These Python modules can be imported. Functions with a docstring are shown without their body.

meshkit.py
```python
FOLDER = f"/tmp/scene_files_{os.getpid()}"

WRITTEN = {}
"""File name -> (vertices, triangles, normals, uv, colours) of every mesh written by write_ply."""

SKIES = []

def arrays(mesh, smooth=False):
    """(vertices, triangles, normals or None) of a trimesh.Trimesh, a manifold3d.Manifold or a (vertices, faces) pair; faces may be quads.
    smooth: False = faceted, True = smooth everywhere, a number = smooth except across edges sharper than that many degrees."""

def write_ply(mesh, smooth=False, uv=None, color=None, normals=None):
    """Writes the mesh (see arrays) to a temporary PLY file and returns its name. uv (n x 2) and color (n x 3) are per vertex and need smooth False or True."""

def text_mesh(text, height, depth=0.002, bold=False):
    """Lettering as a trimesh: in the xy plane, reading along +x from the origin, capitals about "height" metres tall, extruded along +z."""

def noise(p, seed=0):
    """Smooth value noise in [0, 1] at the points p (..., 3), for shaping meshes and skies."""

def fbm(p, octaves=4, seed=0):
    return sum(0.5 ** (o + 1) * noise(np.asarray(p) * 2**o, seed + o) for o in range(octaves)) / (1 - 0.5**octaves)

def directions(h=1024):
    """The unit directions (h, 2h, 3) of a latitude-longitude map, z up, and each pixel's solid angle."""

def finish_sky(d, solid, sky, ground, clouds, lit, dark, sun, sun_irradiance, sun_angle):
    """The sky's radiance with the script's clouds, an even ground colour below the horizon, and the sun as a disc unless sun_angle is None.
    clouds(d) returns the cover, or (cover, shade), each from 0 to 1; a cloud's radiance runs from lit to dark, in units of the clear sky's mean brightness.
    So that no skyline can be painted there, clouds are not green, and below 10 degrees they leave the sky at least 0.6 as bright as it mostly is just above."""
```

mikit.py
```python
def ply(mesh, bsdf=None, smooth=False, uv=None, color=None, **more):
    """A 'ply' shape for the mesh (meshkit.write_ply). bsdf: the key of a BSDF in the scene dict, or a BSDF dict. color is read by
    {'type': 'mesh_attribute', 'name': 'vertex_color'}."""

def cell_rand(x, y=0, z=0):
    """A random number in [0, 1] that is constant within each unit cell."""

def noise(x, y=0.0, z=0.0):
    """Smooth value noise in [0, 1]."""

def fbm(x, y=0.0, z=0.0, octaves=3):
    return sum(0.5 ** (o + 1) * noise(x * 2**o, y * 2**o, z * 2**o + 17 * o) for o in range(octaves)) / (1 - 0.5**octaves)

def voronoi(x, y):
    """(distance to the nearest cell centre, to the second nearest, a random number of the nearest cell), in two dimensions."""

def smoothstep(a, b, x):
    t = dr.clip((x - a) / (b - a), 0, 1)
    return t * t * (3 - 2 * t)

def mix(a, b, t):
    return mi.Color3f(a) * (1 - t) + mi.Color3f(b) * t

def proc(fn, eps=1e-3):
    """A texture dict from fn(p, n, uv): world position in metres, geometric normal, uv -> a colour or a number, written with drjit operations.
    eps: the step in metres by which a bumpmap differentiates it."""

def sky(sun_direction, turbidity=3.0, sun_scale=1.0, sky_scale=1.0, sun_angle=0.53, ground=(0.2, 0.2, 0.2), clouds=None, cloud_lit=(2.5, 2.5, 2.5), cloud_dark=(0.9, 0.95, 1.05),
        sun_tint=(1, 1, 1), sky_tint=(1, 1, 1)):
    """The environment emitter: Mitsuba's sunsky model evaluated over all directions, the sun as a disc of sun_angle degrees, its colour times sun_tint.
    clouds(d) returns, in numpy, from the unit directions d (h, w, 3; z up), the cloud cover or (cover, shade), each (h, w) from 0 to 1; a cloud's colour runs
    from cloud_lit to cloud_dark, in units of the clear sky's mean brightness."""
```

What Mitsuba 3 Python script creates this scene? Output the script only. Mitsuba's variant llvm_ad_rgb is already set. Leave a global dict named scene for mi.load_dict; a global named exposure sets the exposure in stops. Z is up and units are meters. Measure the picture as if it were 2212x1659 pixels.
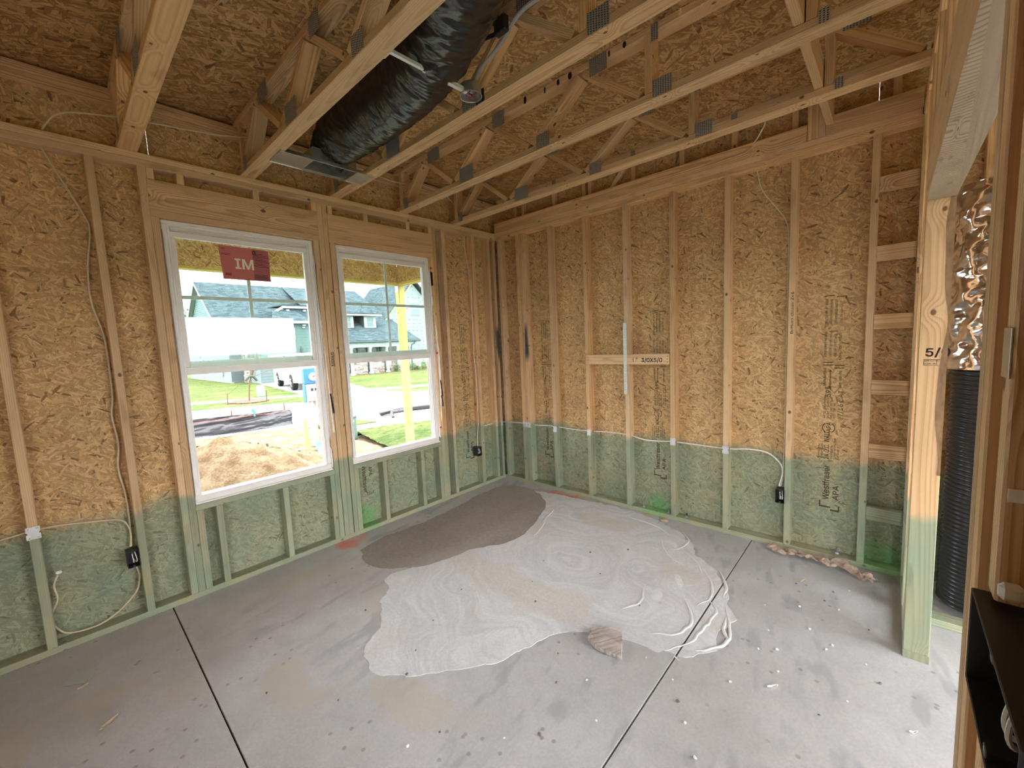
import math, random
import numpy as np, trimesh, manifold3d, shapely
import shapely.geometry as sg
import drjit as dr
import mitsuba as mi
import mikit, meshkit
from mikit import noise, fbm, voronoi, cell_rand, smoothstep, mix, proc
T = mi.ScalarTransform4f
rng = random.Random(7)
nrg = np.random.default_rng(7)
scene, labels = {}, {}

# ------------------------------------------------------------------ camera
CAM = np.array([-3.3897, -3.2865, 1.5706])
YAW, PITCH, ROLL, FOV = 0.7444, -0.1005, -0.0450, 102.1125
_f = np.array([math.cos(YAW) * math.cos(PITCH), math.sin(YAW) * math.cos(PITCH), math.sin(PITCH)])
_r = np.cross(_f, [0, 0, 1]); _r /= np.linalg.norm(_r)
_u = np.cross(_r, _f)
_r2 = math.cos(ROLL) * _r + math.sin(ROLL) * _u
_u2 = -math.sin(ROLL) * _r + math.cos(ROLL) * _u
_m = np.eye(4); _m[:3, 0] = -_r2; _m[:3, 1] = _u2; _m[:3, 2] = _f; _m[:3, 3] = CAM
scene['camera'] = {'type': 'perspective', 'fov': FOV, 'fov_axis': 'x', 'near_clip': 0.02, 'far_clip': 500.0, 'to_world': T(_m)}

# ------------------------------------------------------------------ daylight: an even bright overcast sky
def overcast(d):
    z = np.clip(d[..., 2], 0, 1)
    n = meshkit.fbm(d * np.array([2.5, 2.5, 6.0]) + 3.0, 4, seed=5)
    return np.full(z.shape, 0.96), 0.25 * n
scene['sky'] = mikit.sky((0.3, -0.5, 0.8), turbidity=5.0, sun_scale=0.0, sky_scale=1.0, ground=(0.22, 0.21, 0.19), clouds=overcast,
                         cloud_lit=(1.0, 1.02, 1.04), cloud_dark=(0.8, 0.84, 0.88))
exposure = 6.55

# ------------------------------------------------------------------ helpers
def uniq(base):
    if base not in scene and base not in labels:
        return base
    i = 1
    while f'{base}_{i:03d}' in scene or f'{base}_{i:03d}' in labels:
        i += 1
    return f'{base}_{i:03d}'
_count = {}
def newkey(base):
    """dining_chair, dining_chair_001, ... counting per base name (fast)"""
    n = _count.get(base, 0); _count[base] = n + 1
    return base if n == 0 else f'{base}_{n:03d}'
def lab(key, label=None, cat=None, group=None, kind=None):
    d = labels.setdefault(key, {})
    if label: d['label'] = label
    if cat: d['category'] = cat
    if group: d['group'] = group
    if kind: d['kind'] = kind
    return key
def thing(base, label, cat, group=None):
    return lab(newkey(base), label, cat, group)
def structure(base, label=None):
    k = newkey(base); d = labels.setdefault(k, {}); d['kind'] = 'structure'
    if label: d['label'] = label
    return k
def put(base, mesh, mat, parent=None, smooth=False, uv=None, color=None, kind=None, label=None, cat=None, group=None):
    key = newkey((parent + '__' if parent else '') + base)
    if isinstance(mesh, dict):
        scene[key] = mesh
    else:
        scene[key] = mikit.ply(mesh, mat, smooth=smooth, uv=uv, color=color)
    if label or cat or group or kind:
        lab(key, label, cat, group, kind)
    return key

def box(x0, x1, y0, y1, z0, z1):
    m = trimesh.creation.box([abs(x1 - x0), abs(y1 - y0), abs(z1 - z0)])
    m.apply_translation([(x0 + x1) / 2, (y0 + y1) / 2, (z0 + z1) / 2])
    return m
def cat(*ms):
    ms = [m for g in ms for m in (g if isinstance(g, (list, tuple)) else [g])]
    return trimesh.util.concatenate(ms)
def rbox(x0, x1, y0, y1, z0, z1, r=0.003):
    """chamfered box"""
    x0, x1 = sorted((x0, x1)); y0, y1 = sorted((y0, y1)); z0, z1 = sorted((z0, z1))
    r = min(r, (x1 - x0) / 2.2, (y1 - y0) / 2.2, (z1 - z0) / 2.2)
    pts = []
    for sx in (0, 1):
        for sy in (0, 1):
            for sz in (0, 1):
                c = np.array([x1 if sx else x0, y1 if sy else y0, z1 if sz else z0], float)
                d = np.array([-1 if sx else 1, -1 if sy else 1, -1 if sz else 1], float) * r
                for k in range(3):
                    e = d.copy(); e[k] = 0
                    pts.append(c + e)
    return trimesh.convex.convex_hull(np.array(pts))
def spline(pts, n=12):
    p = np.asarray(pts, float)
    p = np.vstack([2 * p[0] - p[1], p, 2 * p[-1] - p[-2]])
    out = []
    for i in range(1, len(p) - 2):
        t = np.linspace(0, 1, n, endpoint=False)[:, None]
        a, b, c, d = p[i - 1], p[i], p[i + 1], p[i + 2]
        out.append(0.5 * ((2 * b) + (c - a) * t + (2 * a - 5 * b + 4 * c - d) * t**2 + (-a + 3 * b - 3 * c + d) * t**3))
    out.append(p[-2][None])
    return np.vstack(out)
def tube(pts, rad, sides=8, squash=1.0, caps=True):
    p = np.asarray(pts, float); n = len(p)
    rad = np.broadcast_to(np.asarray(rad, float), (n,))
    t = np.gradient(p, axis=0); t /= np.linalg.norm(t, axis=1, keepdims=True) + 1e-12
    a = np.cross(t[0], [0, 0, 1.0] if abs(t[0, 2]) < 0.9 else [1.0, 0, 0]); a /= np.linalg.norm(a)
    A = []
    for i in range(n):
        a = a - t[i] * (a @ t[i]); a /= np.linalg.norm(a); A.append(a)
    A = np.array(A); B = np.cross(t, A)
    ang = np.arange(sides) * 2 * np.pi / sides
    v = p[:, None] + rad[:, None, None] * (np.cos(ang)[None, :, None] * A[:, None] * squash + np.sin(ang)[None, :, None] * B[:, None])
    v = v.reshape(-1, 3)
    i, j = np.meshgrid(np.arange(n - 1), np.arange(sides), indexing='ij')
    q = np.stack([i * sides + j, i * sides + (j + 1) % sides, (i + 1) * sides + (j + 1) % sides, (i + 1) * sides + j], -1).reshape(-1, 4)
    f = np.vstack([q[:, [0, 1, 2]], q[:, [0, 2, 3]]])
    if caps:
        v = np.vstack([v, p[:1], p[-1:]]); c0, c1 = n * sides, n * sides + 1
        k = np.arange(sides)
        f = np.vstack([f, np.stack([(k + 1) % sides, k, k * 0 + c0], 1), np.stack([(n - 1) * sides + k, (n - 1) * sides + (k + 1) % sides, k * 0 + c1], 1)])
    return trimesh.Trimesh(v, f, process=False)
def lathe(profile, sections=32, center=(0, 0, 0)):
    m = trimesh.creation.revolve(np.array(profile, float), sections=sections)
    m.apply_translation(center); return m
def frame(mesh, ex, ey, ez, o):
    """place a mesh made in local axes: columns ex, ey, ez, origin o"""
    M = np.eye(4); M[:3, 0], M[:3, 1], M[:3, 2], M[:3, 3] = ex, ey, ez, o
    m = mesh.copy(); m.apply_transform(M)
    return m
def prism(poly, h):
    """shapely polygon (or list of points) extruded along +z"""
    if not hasattr(poly, 'geoms') and not hasattr(poly, 'exterior'):
        poly = sg.Polygon(poly)
    gs = getattr(poly, 'geoms', [poly])
    return cat([trimesh.creation.extrude_polygon(g, h, engine='earcut') for g in gs])
EX, EY, EZ = np.array([1.0, 0, 0]), np.array([0, 1.0, 0]), np.array([0, 0, 1.0])

# ---- lumber: an eased-edge board with uv = (metres along the grain, id and metres across)
_bid = [1]
def board_mesh(L, a, b, ch=0.0025, wane=None):
    """length L along x, width a along y, thickness b along z, centred in y and z, starting at x = 0"""
    _bid[0] += 1
    bid = _bid[0]
    off = rng.uniform(0, 40)
    hy, hz = a / 2, b / 2
    ring = [(-hy + ch, -hz), (hy - ch, -hz), (hy, -hz + ch), (hy, hz - ch), (hy - ch, hz), (-hy + ch, hz), (-hy, hz - ch), (-hy, -hz + ch)]
    V, F, UV = [], [], []
    for k in range(8):
        p, q = ring[k], ring[(k + 1) % 8]
        i = len(V)
        V += [(0, *p), (L, *p), (L, *q), (0, *q)]
        F += [(i, i + 1, i + 2), (i, i + 2, i + 3)]
        if k in (0, 4, 1, 5) or (k in (7, 3)):
            base, cc = 0.5, (lambda w: w[0])
        if k in (2, 6):
            base, cc = 1.5, (lambda w: w[1])
        if k in (3, 7):
            base, cc = 1.5, (lambda w: w[1])
        s = 0.0 if k in (7, 0, 1) else 0.21
        for (xx, w) in ((0, p), (L, p), (L, q), (0, q)):
            UV.append((off + xx + s * 9, 4 * bid + base + cc(w)))
    for xx in (0, L):
        i = len(V)
        V += [(xx, *p) for p in ring]
        UV += [(off + p[0], 4 * bid + 2.5 + p[1]) for p in ring]
        tri = [(i, i + k, i + k + 1) for k in range(1, 7)]
        F += [t[::-1] for t in tri] if xx == 0 else tri
    V = np.array(V, float); F = np.array(F)
    m = trimesh.Trimesh(V, F, process=False)
    return m, np.array(UV)
def board(base, x0, x1, y0, y1, z0, z1, along='z', parent=None, mat='lumber', ch=0.0025, **kw):
    x0, x1 = sorted((x0, x1)); y0, y1 = sorted((y0, y1)); z0, z1 = sorted((z0, z1))
    d = dict(x=x1 - x0, y=y1 - y0, z=z1 - z0)
    c = np.array([(x0 + x1) / 2, (y0 + y1) / 2, (z0 + z1) / 2])
    others = [k for k in 'xyz' if k != along]
    w, t = sorted(others, key=lambda k: -d[k])
    ax = dict(x=EX, y=EY, z=EZ)
    m, uv = board_mesh(d[along], d[w], d[t], ch)
    ex, ey = ax[along], ax[w]; ez = np.cross(ex, ey)
    m = frame(m, ex, ey, ez, c - ex * d[along] / 2)
    return put(base, m, mat, parent, uv=uv, **kw)
def brace(base, A, B, wdir, w, t, parent=None, mat='lumber', **kw):
    """a board whose centre line runs from A to B; its width w lies along wdir"""
    A, B, wd = np.array(A, float), np.array(B, float), np.array(wdir, float)
    L = np.linalg.norm(B - A); ex = (B - A) / L
    ey = wd - ex * (wd @ ex); ey /= np.linalg.norm(ey); ez = np.cross(ex, ey)
    m, uv = board_mesh(L, w, t)
    return put(base, frame(m, ex, ey, ez, A), mat, parent, uv=uv, **kw)
def panel(base, poly, h, ex, ey, o, mat, parent=None, **kw):
    """flat sheet: polygon in local (u, v) metres, thickness h along ex x ey, uv = local metres"""
    m = prism(poly, h)
    _bid[0] += 1
    off = np.array([7.3 * (_bid[0] % 29), 3.1 * (_bid[0] % 31)])
    uv = m.vertices[:, :2] + off
    ez = np.cross(ex, ey)
    v, f = m.vertices, m.faces
    vv = v[f].reshape(-1, 3); uu = uv[f].reshape(-1, 2)
    m2 = trimesh.Trimesh(vv, np.arange(len(vv)).reshape(-1, 3), process=False)
    return put(base, frame(m2, ex, ey, ez, o), mat, parent, uv=uu, **kw)
def rect(a0, b0, a1, b1):
    return sg.box(min(a0, a1), min(b0, b1), max(a0, a1), max(b0, b1))
def text(s, h, ex, ey, o, depth=0.0008, bold=False, center=False, sx=1.0):
    m = meshkit.text_mesh(s, h, depth, bold)
    if center: m.apply_translation([-(m.bounds[0, 0] + m.bounds[1, 0]) / 2, 0, 0])
    if sx != 1.0: m.apply_scale([sx, 1, 1])
    return frame(m, np.array(ex, float), np.array(ey, float), np.cross(ex, ey), np.array(o, float))

# ------------------------------------------------------------------ materials
def pbsdf(color, rough=0.7, spec=0.3, metallic=0.0, two=True, **kw):
    if callable(color): c = proc(color)
    elif isinstance(color, dict): c = color
    else: c = {'type': 'rgb', 'value': list(color)}
    d = {'type': 'principled', 'base_color': c, 'roughness': rough, 'specular': spec, 'metallic': metallic, **kw}
    return {'type': 'twosided', 'bsdf': d} if two else d
def mat(name, *a, **k):
    scene[name] = pbsdf(*a, **k); return name

GREEN = (0.165, 0.235, 0.165)
def treat(p, c, soft=0.05):
    """green borate dye sprayed on the framing and the sheathing up to about two feet above the slab"""
    edge = 0.685 + (fbm(p.x * 3.1 + p.z * 0.5, p.y * 3.1, 3.0, 3) - 0.5) * 0.16 + (noise(p.x * 40, p.y * 40, p.z * 12) - 0.5) * 0.03
    t = smoothstep(edge + soft, edge - soft, p.z) * dr.select((p.y < 0.13) & (p.x < 0.14), 1.0, 0.0)
    cover = 0.60 + 0.35 * fbm(p.x * 6 + 3, p.y * 6, p.z * 4, 2)
    l = mi.luminance(c)
    dyed = mi.Color3f(GREEN) * (0.45 + 1.75 * l)
    return c * (1 - t * cover) + dyed * (t * cover)
def blob(p, q, r, n=0.5):
    d = dr.norm(mi.Vector3f(p.x - q[0], p.y - q[1], p.z - q[2])) / r
    return smoothstep(1.0, 0.35, d + (noise(p.x * 45, p.y * 45, p.z * 45) - 0.5) * n)
def stroke(p, x, y, z0, z1, r):
    """a soft blue-black spray stroke up a stud"""
    w = r * (0.7 + 0.6 * noise(p.z * 9, x * 50))
    d = dr.sqrt(dr.square(p.x - x) + dr.square(p.y - y))
    v = smoothstep(z0, z0 + 0.12, p.z) * smoothstep(z1, z1 - 0.12, p.z)
    return smoothstep(w, w * 0.35, d) * v * 0.92
SPRAY = [(0.0, -0.40, 1.33, 1.80, 0.032), (0.03, -0.57, 1.12, 1.77, 0.05), (-0.02, 0.0, 1.33, 1.80, 0.03), (0.04, -1.635, 1.22, 1.66, 0.05)]
def marks(p, c):
    g = dr.maximum(blob(p, (0.05, -1.80, 0.06), 0.15), dr.maximum(blob(p, (0.05, -3.29, 0.06), 0.17), blob(p, (-1.70, 0.06, 0.09), 0.15)))
    c = mix(c, (0.05, 0.36, 0.07), g * 0.45)
    for s in SPRAY:
        c = mix(c, (0.02, 0.035, 0.06), stroke(p, *s))
    return c

def lumber_fn(tone=(1, 1, 1), dyed=True):
    def fn(p, n, uv):
        l = uv.x
        bid = dr.floor(uv.y / 4); c4 = uv.y - bid * 4
        face = dr.floor(c4); w = c4 - face - 0.5
        h1, h2, h3, h4 = (cell_rand(bid, k, 3) for k in (1, 2, 5, 8))
        end = face > 1.5
        wide = face < 0.5
        # flat-sawn growth rings seen on the face
        w0 = (h1 - 0.5) * 0.07 + dr.select(wide, 0.0, 0.05)
        warp = (fbm(l * 1.1, bid * 3.7, w * 5.0, 2) - 0.5) * 0.035
        # knots: at most one each half metre
        cell = dr.floor(l / 0.5)
        kr, kw, kl = cell_rand(cell, bid, 1), cell_rand(cell, bid, 2), cell_rand(cell, bid, 4)
        dl, dw = l - (cell + 0.2 + 0.6 * kl) * 0.5, w - (kw - 0.5) * 0.075
        kd = dr.sqrt(dr.square(dl / 1.35) + dr.square(dw))
        has = dr.select((kr > 0.45) & ~end, 1.0, 0.0)
        bump = has * dr.exp(-dr.square(kd / 0.035)) * 0.030
        dep = 0.010 + 0.055 * noise(l * 0.55, bid * 3.1)
        r = dr.sqrt(dr.square(w - w0 + warp) + dep * dep) + bump
        freq = 75 + 90 * h3
        s = r * freq + noise(l * 0.8, bid) * 1.2
        fr = s - dr.floor(s)
        late = smoothstep(0.35, 0.88, fr) * smoothstep(1.0, 0.93, fr)
        strength = (0.34 + 0.55 * h4) * dr.select(wide, 1.0, 0.75)
        early = mi.Color3f(0.640, 0.440, 0.250)
        dark = mi.Color3f(0.420, 0.235, 0.100)
        col = mix(early, dark, late * strength)
        streak = noise(l * 2.2, w * 700 + bid) * 0.6 + noise(l * 14, w * 1500 + bid) * 0.4
        col = col * (0.88 + 0.24 * streak)
        blotch = fbm(l * 2.0 + 5, w * 14 + bid * 2.3, 1.0, 3)
        col = col * (0.86 + 0.28 * blotch)
        tone_id = 0.84 + 0.28 * h2
        col = col * tone_id * mix((1.05, 0.97, 0.88), (0.97, 1.0, 1.08), h3)
        k = has * smoothstep(0.0125 * (0.5 + 0.9 * kw), 0.006 * (0.5 + 0.9 * kw), kd)
        col = mix(col, (0.10, 0.035, 0.015), k * 0.85)
        # end grain: rings about the pith
        re = dr.sqrt(dr.square(l * 1.0 - dr.floor(l) - 0.5) + dr.square(w + 0.03)) * 260
        col = dr.select(end, mix(early, dark, 0.35 + 0.4 * (0.5 + 0.5 * dr.sin(re))) * 0.85, col)
        # nail heads and pencil ticks are rare; handling dirt
        dirt = smoothstep(0.60, 0.80, fbm(l * 5 + 9, w * 25 + bid, 2.0, 3))
        col = mix(col, col * mi.Color3f(0.66, 0.60, 0.55), dirt * 0.55)
        if dyed:
            col = marks(p, treat(p, col, 0.03))
        return col * mi.Color3f(tone)
    return fn
mat('lumber', lumber_fn(), 0.62, 0.25)
mat('lumber_ceiling', lumber_fn((1.0, 0.99, 0.93), False), 0.62, 0.25)
mat('lumber_treated', lumber_fn((0.95, 1.10, 0.62), False), 0.6, 0.25)
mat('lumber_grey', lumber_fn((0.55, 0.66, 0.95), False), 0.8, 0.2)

def osb_fn(tone, dyed, scale=1.0, contrast=1.0):
    def fn(p, n, uv):
        x, y = uv.x * scale, uv.y * scale
        wx = (noise(x * 9, y * 9, 1.0) - 0.5) * 0.03
        wy = (noise(x * 9, y * 9, 5.0) - 0.5) * 0.03
        x, y = x + wx, y + wy
        best, val, edge, streak = mi.Float(-1), mi.Float(0), mi.Float(1), mi.Float(0)
        for k, ang in enumerate((0.15, 0.95, 1.75, 2.55, -0.45)):
            ca, sa = math.cos(ang), math.sin(ang)
            a, b = x * ca + y * sa, -x * sa + y * ca
            d1, d2, rr = voronoi(a / 0.055 + 13.7 * k, b / 0.011 + 7.1 * k)
            pr = cell_rand(rr * 9999, k, 7)
            take = pr > best
            best = dr.select(take, pr, best)
            val = dr.select(take, rr, val)
            edge = dr.select(take, d2 - d1, edge)
            streak = dr.select(take, noise(a * 30, b * 600), streak)
        col = mix((0.400, 0.245, 0.108), (0.68, 0.475, 0.255), smoothstep(0.02, 0.98, val))
        col = mix(mi.Color3f(0.545, 0.365, 0.180), col, contrast)
        col = col * (0.86 + 0.28 * streak)
        col = col * (1 - 0.42 * contrast * smoothstep(0.14, 0.0, edge))
        darkflake = smoothstep(0.945, 0.97, cell_rand(val * 7777, 3, 1))
        col = mix(col, (0.13, 0.065, 0.03), darkflake * 0.75)
        col = col * (0.84 + 0.32 * fbm(x * 2.2, y * 2.2, 2.0, 3))
        col = col * mi.Color3f(tone)
        if dyed:
            col = marks(p, treat(p, col, 0.06))
        return col
    return fn
mat('osb_wall', osb_fn((1.0, 0.95, 0.88), True, 1.15, 0.75), 0.7, 0.25)
mat('osb_deck', osb_fn((0.78, 0.68, 0.56), False, 0.8, 1.1), 0.75, 0.2)

# concrete slab
def concrete_fn(p, n, uv):
    x, y = p.x, p.y
    a = fbm(x * 1.3, y * 1.3, 0.0, 4); b = fbm(x * 7, y * 7, 4.0, 3); f = noise(x * 160, y * 160)
    col = mix((0.375, 0.368, 0.362), (0.455, 0.450, 0.446), a)
    col = col * (0.90 + 0.20 * b) * (0.95 + 0.10 * f)
    # mottled trowel burn marks
    m = smoothstep(0.56, 0.78, fbm(x * 5 + y * 1.5, y * 15 - x * 3, 7.0, 4))
    col = mix(col, (0.27, 0.275, 0.29), m * 0.55 * smoothstep(0.35, 0.65, fbm(x * 0.9 + 4, y * 0.9, 2.0, 2)))
    # dried mud, beige
    mud = smoothstep(0.58, 0.74, fbm(x * 3.2 + 11, y * 3.2, 9.0, 4)) * smoothstep(0.45, 0.62, fbm(x * 0.8 - 7, y * 0.8 + 3, 3.0, 2))
    col = mix(col, (0.44, 0.385, 0.305), mud * 0.6)
    sp = smoothstep(0.10, 0.05, voronoi(x * 9, y * 9)[0]) * smoothstep(0.55, 0.75, noise(x * 4, y * 4, 3.0))
    col = mix(col, (0.16, 0.13, 0.10), sp * 0.5)
    for (qx, qy, rx, ry) in ((-0.09, -0.93, 0.10, 0.42), (-1.93, -0.08, 0.16, 0.13)):
        d = dr.sqrt(dr.square((x - qx) / rx) + dr.square((y - qy) / ry)) + (fbm(x * 9, y * 9, 1.0, 3) - 0.5) * 0.9
        col = mix(col, (0.62, 0.15, 0.075), smoothstep(1.0, 0.25, d) * 0.72)
    return col
mat('concrete', concrete_fn, 0.62, 0.35)
def skim_fn(p, n, uv):
    x, y = p.x, p.y
    wx, wy = fbm(x * 2.2, y * 2.2, 1.0, 3) - 0.5, fbm(x * 2.2 + 9, y * 2.2, 6.0, 3) - 0.5
    r = dr.sqrt(dr.square(x + 1.05 + wx * 0.7) + dr.square(y + 1.75 + wy * 0.7))
    sw = noise(r * 34 + wx * 9, wy * 6) * 0.6 + noise(r * 90, wx * 14) * 0.4
    col = mix((0.50, 0.50, 0.505), (0.60, 0.605, 0.615), smoothstep(0.2, 0.8, sw * 0.65 + fbm(x * 2, y * 2, 3.0, 3) * 0.45))
    mud = smoothstep(0.55, 0.72, fbm(x * 2.6 + 3, y * 2.6, 9.0, 4))
    return mix(col, (0.50, 0.455, 0.385), mud * 0.5) * (0.94 + 0.12 * noise(x * 120, y * 120))
mat('skim', skim_fn, 0.7, 0.3)
def patch_fn(p, n, uv):
    x, y = p.x, p.y
    col = mix((0.245, 0.215, 0.190), (0.345, 0.315, 0.290), fbm(x * 2.4, y * 3.5, 2.0, 4))
    return col * (0.92 + 0.16 * noise(x * 70, y * 70))
mat('patch', patch_fn, 0.65, 0.3)
mat('ridge_white', (0.58, 0.58, 0.585), 0.8, 0.2)
mat('groove', (0.06, 0.045, 0.035), 0.9, 0.1)

# metals, plastics, small things
def plate_fn(p, n, uv):
    s = uv.x * 1.0
    a = s / 0.0125; col = dr.floor(a); fa = a - col
    b = uv.y / 0.0085 + 0.5 * (col - 2 * dr.floor(col / 2)); fb = b - dr.floor(b)
    slot = smoothstep(0.22, 0.30, fa) * smoothstep(0.78, 0.70, fa) * smoothstep(0.15, 0.3, fb) * smoothstep(0.85, 0.7, fb)
    return mix((0.34, 0.33, 0.31), (0.045, 0.04, 0.045), slot) * (0.9 + 0.2 * noise(uv.x * 60, uv.y * 60))
mat('tooth_plate', plate_fn, 0.5, 0.5, 0.35)
mat('steel', (0.50, 0.50, 0.49), 0.32, 0.5, 0.9)
def galv_fn(p, n, uv):
    return mix((0.40, 0.40, 0.385), (0.62, 0.615, 0.60), fbm(p.x * 18, p.y * 18, p.z * 18, 3))
mat('galvanized', galv_fn, 0.30, 0.5, 0.85)
mat('tin', (0.78, 0.77, 0.75), 0.22, 0.5, 1.0)
mat('zinc_white', (0.62, 0.63, 0.63), 0.45, 0.5, 0.3)
mat('black_plastic', (0.018, 0.018, 0.02), 0.28, 0.5)
mat('duct_black', (0.012, 0.0125, 0.0135), 0.24, 0.55)
mat('box_plastic', (0.022, 0.022, 0.026), 0.42, 0.5)
mat('cable_white', (0.68, 0.66, 0.60), 0.5, 0.4)
mat('cable_tan', (0.52, 0.43, 0.30), 0.5, 0.4)
mat('cable_grey', (0.42, 0.42, 0.42), 0.5, 0.4)
mat('vinyl', (0.74, 0.71, 0.69), 0.38, 0.45)
mat('wrap_white', (0.78, 0.77, 0.76), 0.6, 0.3)
mat('ink', (0.022, 0.018, 0.016), 0.8, 0.1)
mat('ink_soft', (0.075, 0.052, 0.035), 0.8, 0.1)
mat('red_dot', (0.45, 0.05, 0.06), 0.6, 0.3)
mat('foil', (0.86, 0.82, 0.84), 0.13, 0.5, 1.0)
mat('paper_brown', lambda p, n, uv: mix((0.33, 0.235, 0.175), (0.55, 0.44, 0.36), fbm(p.x * 30, p.y * 30, p.z * 30, 3)), 0.8, 0.1)
mat('paper_tan', (0.55, 0.43, 0.30), 0.8, 0.2)
mat('bolt', (0.42, 0.42, 0.43), 0.35, 0.5, 0.8)
mat('white_chip', (0.74, 0.73, 0.71), 0.7, 0.2)
mat('dark_chip', (0.16, 0.13, 0.11), 0.8, 0.2)
mat('leaf_dry', (0.50, 0.42, 0.30), 0.7, 0.2)
def scrap_fn(p, n, uv):
    s = noise(uv.x * 140, uv.y * 6); k = fbm(uv.x * 20, uv.y * 20, 3.0, 3)
    return mix((0.23, 0.185, 0.165), (0.46, 0.40, 0.37), s) * (0.7 + 0.6 * k)
mat('scrap', scrap_fn, 0.8, 0.2)
scene['film_sheet'] = {'type': 'twosided', 'bsdf': {'type': 'principled', 'base_color': {'type': 'rgb', 'value': [0.40, 0.43, 0.40]}, 'roughness': 0.3, 'specular': 0.5}}
scene['glass'] = {'type': 'thindielectric', 'int_ior': 1.5, 'specular_transmittance': {'type': 'rgb', 'value': [0.84, 0.97, 0.94]}, 'specular_reflectance': {'type': 'rgb', 'value': [0.8, 0.9, 0.88]}}
mat('label_red', (0.52, 0.155, 0.15), 0.55, 0.3)
mat('label_dark', (0.36, 0.11, 0.12), 0.55, 0.3)
mat('label_cream', (0.72, 0.70, 0.58), 0.6, 0.3)
mat('label_ink', (0.10, 0.025, 0.03), 0.6, 0.3)
mat('label_deep', (0.33, 0.03, 0.04), 0.6, 0.3)

# ================================================================== the room shell
W = 0.089           # a two-by-four's wide face
t = 0.038           # and its narrow one
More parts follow.
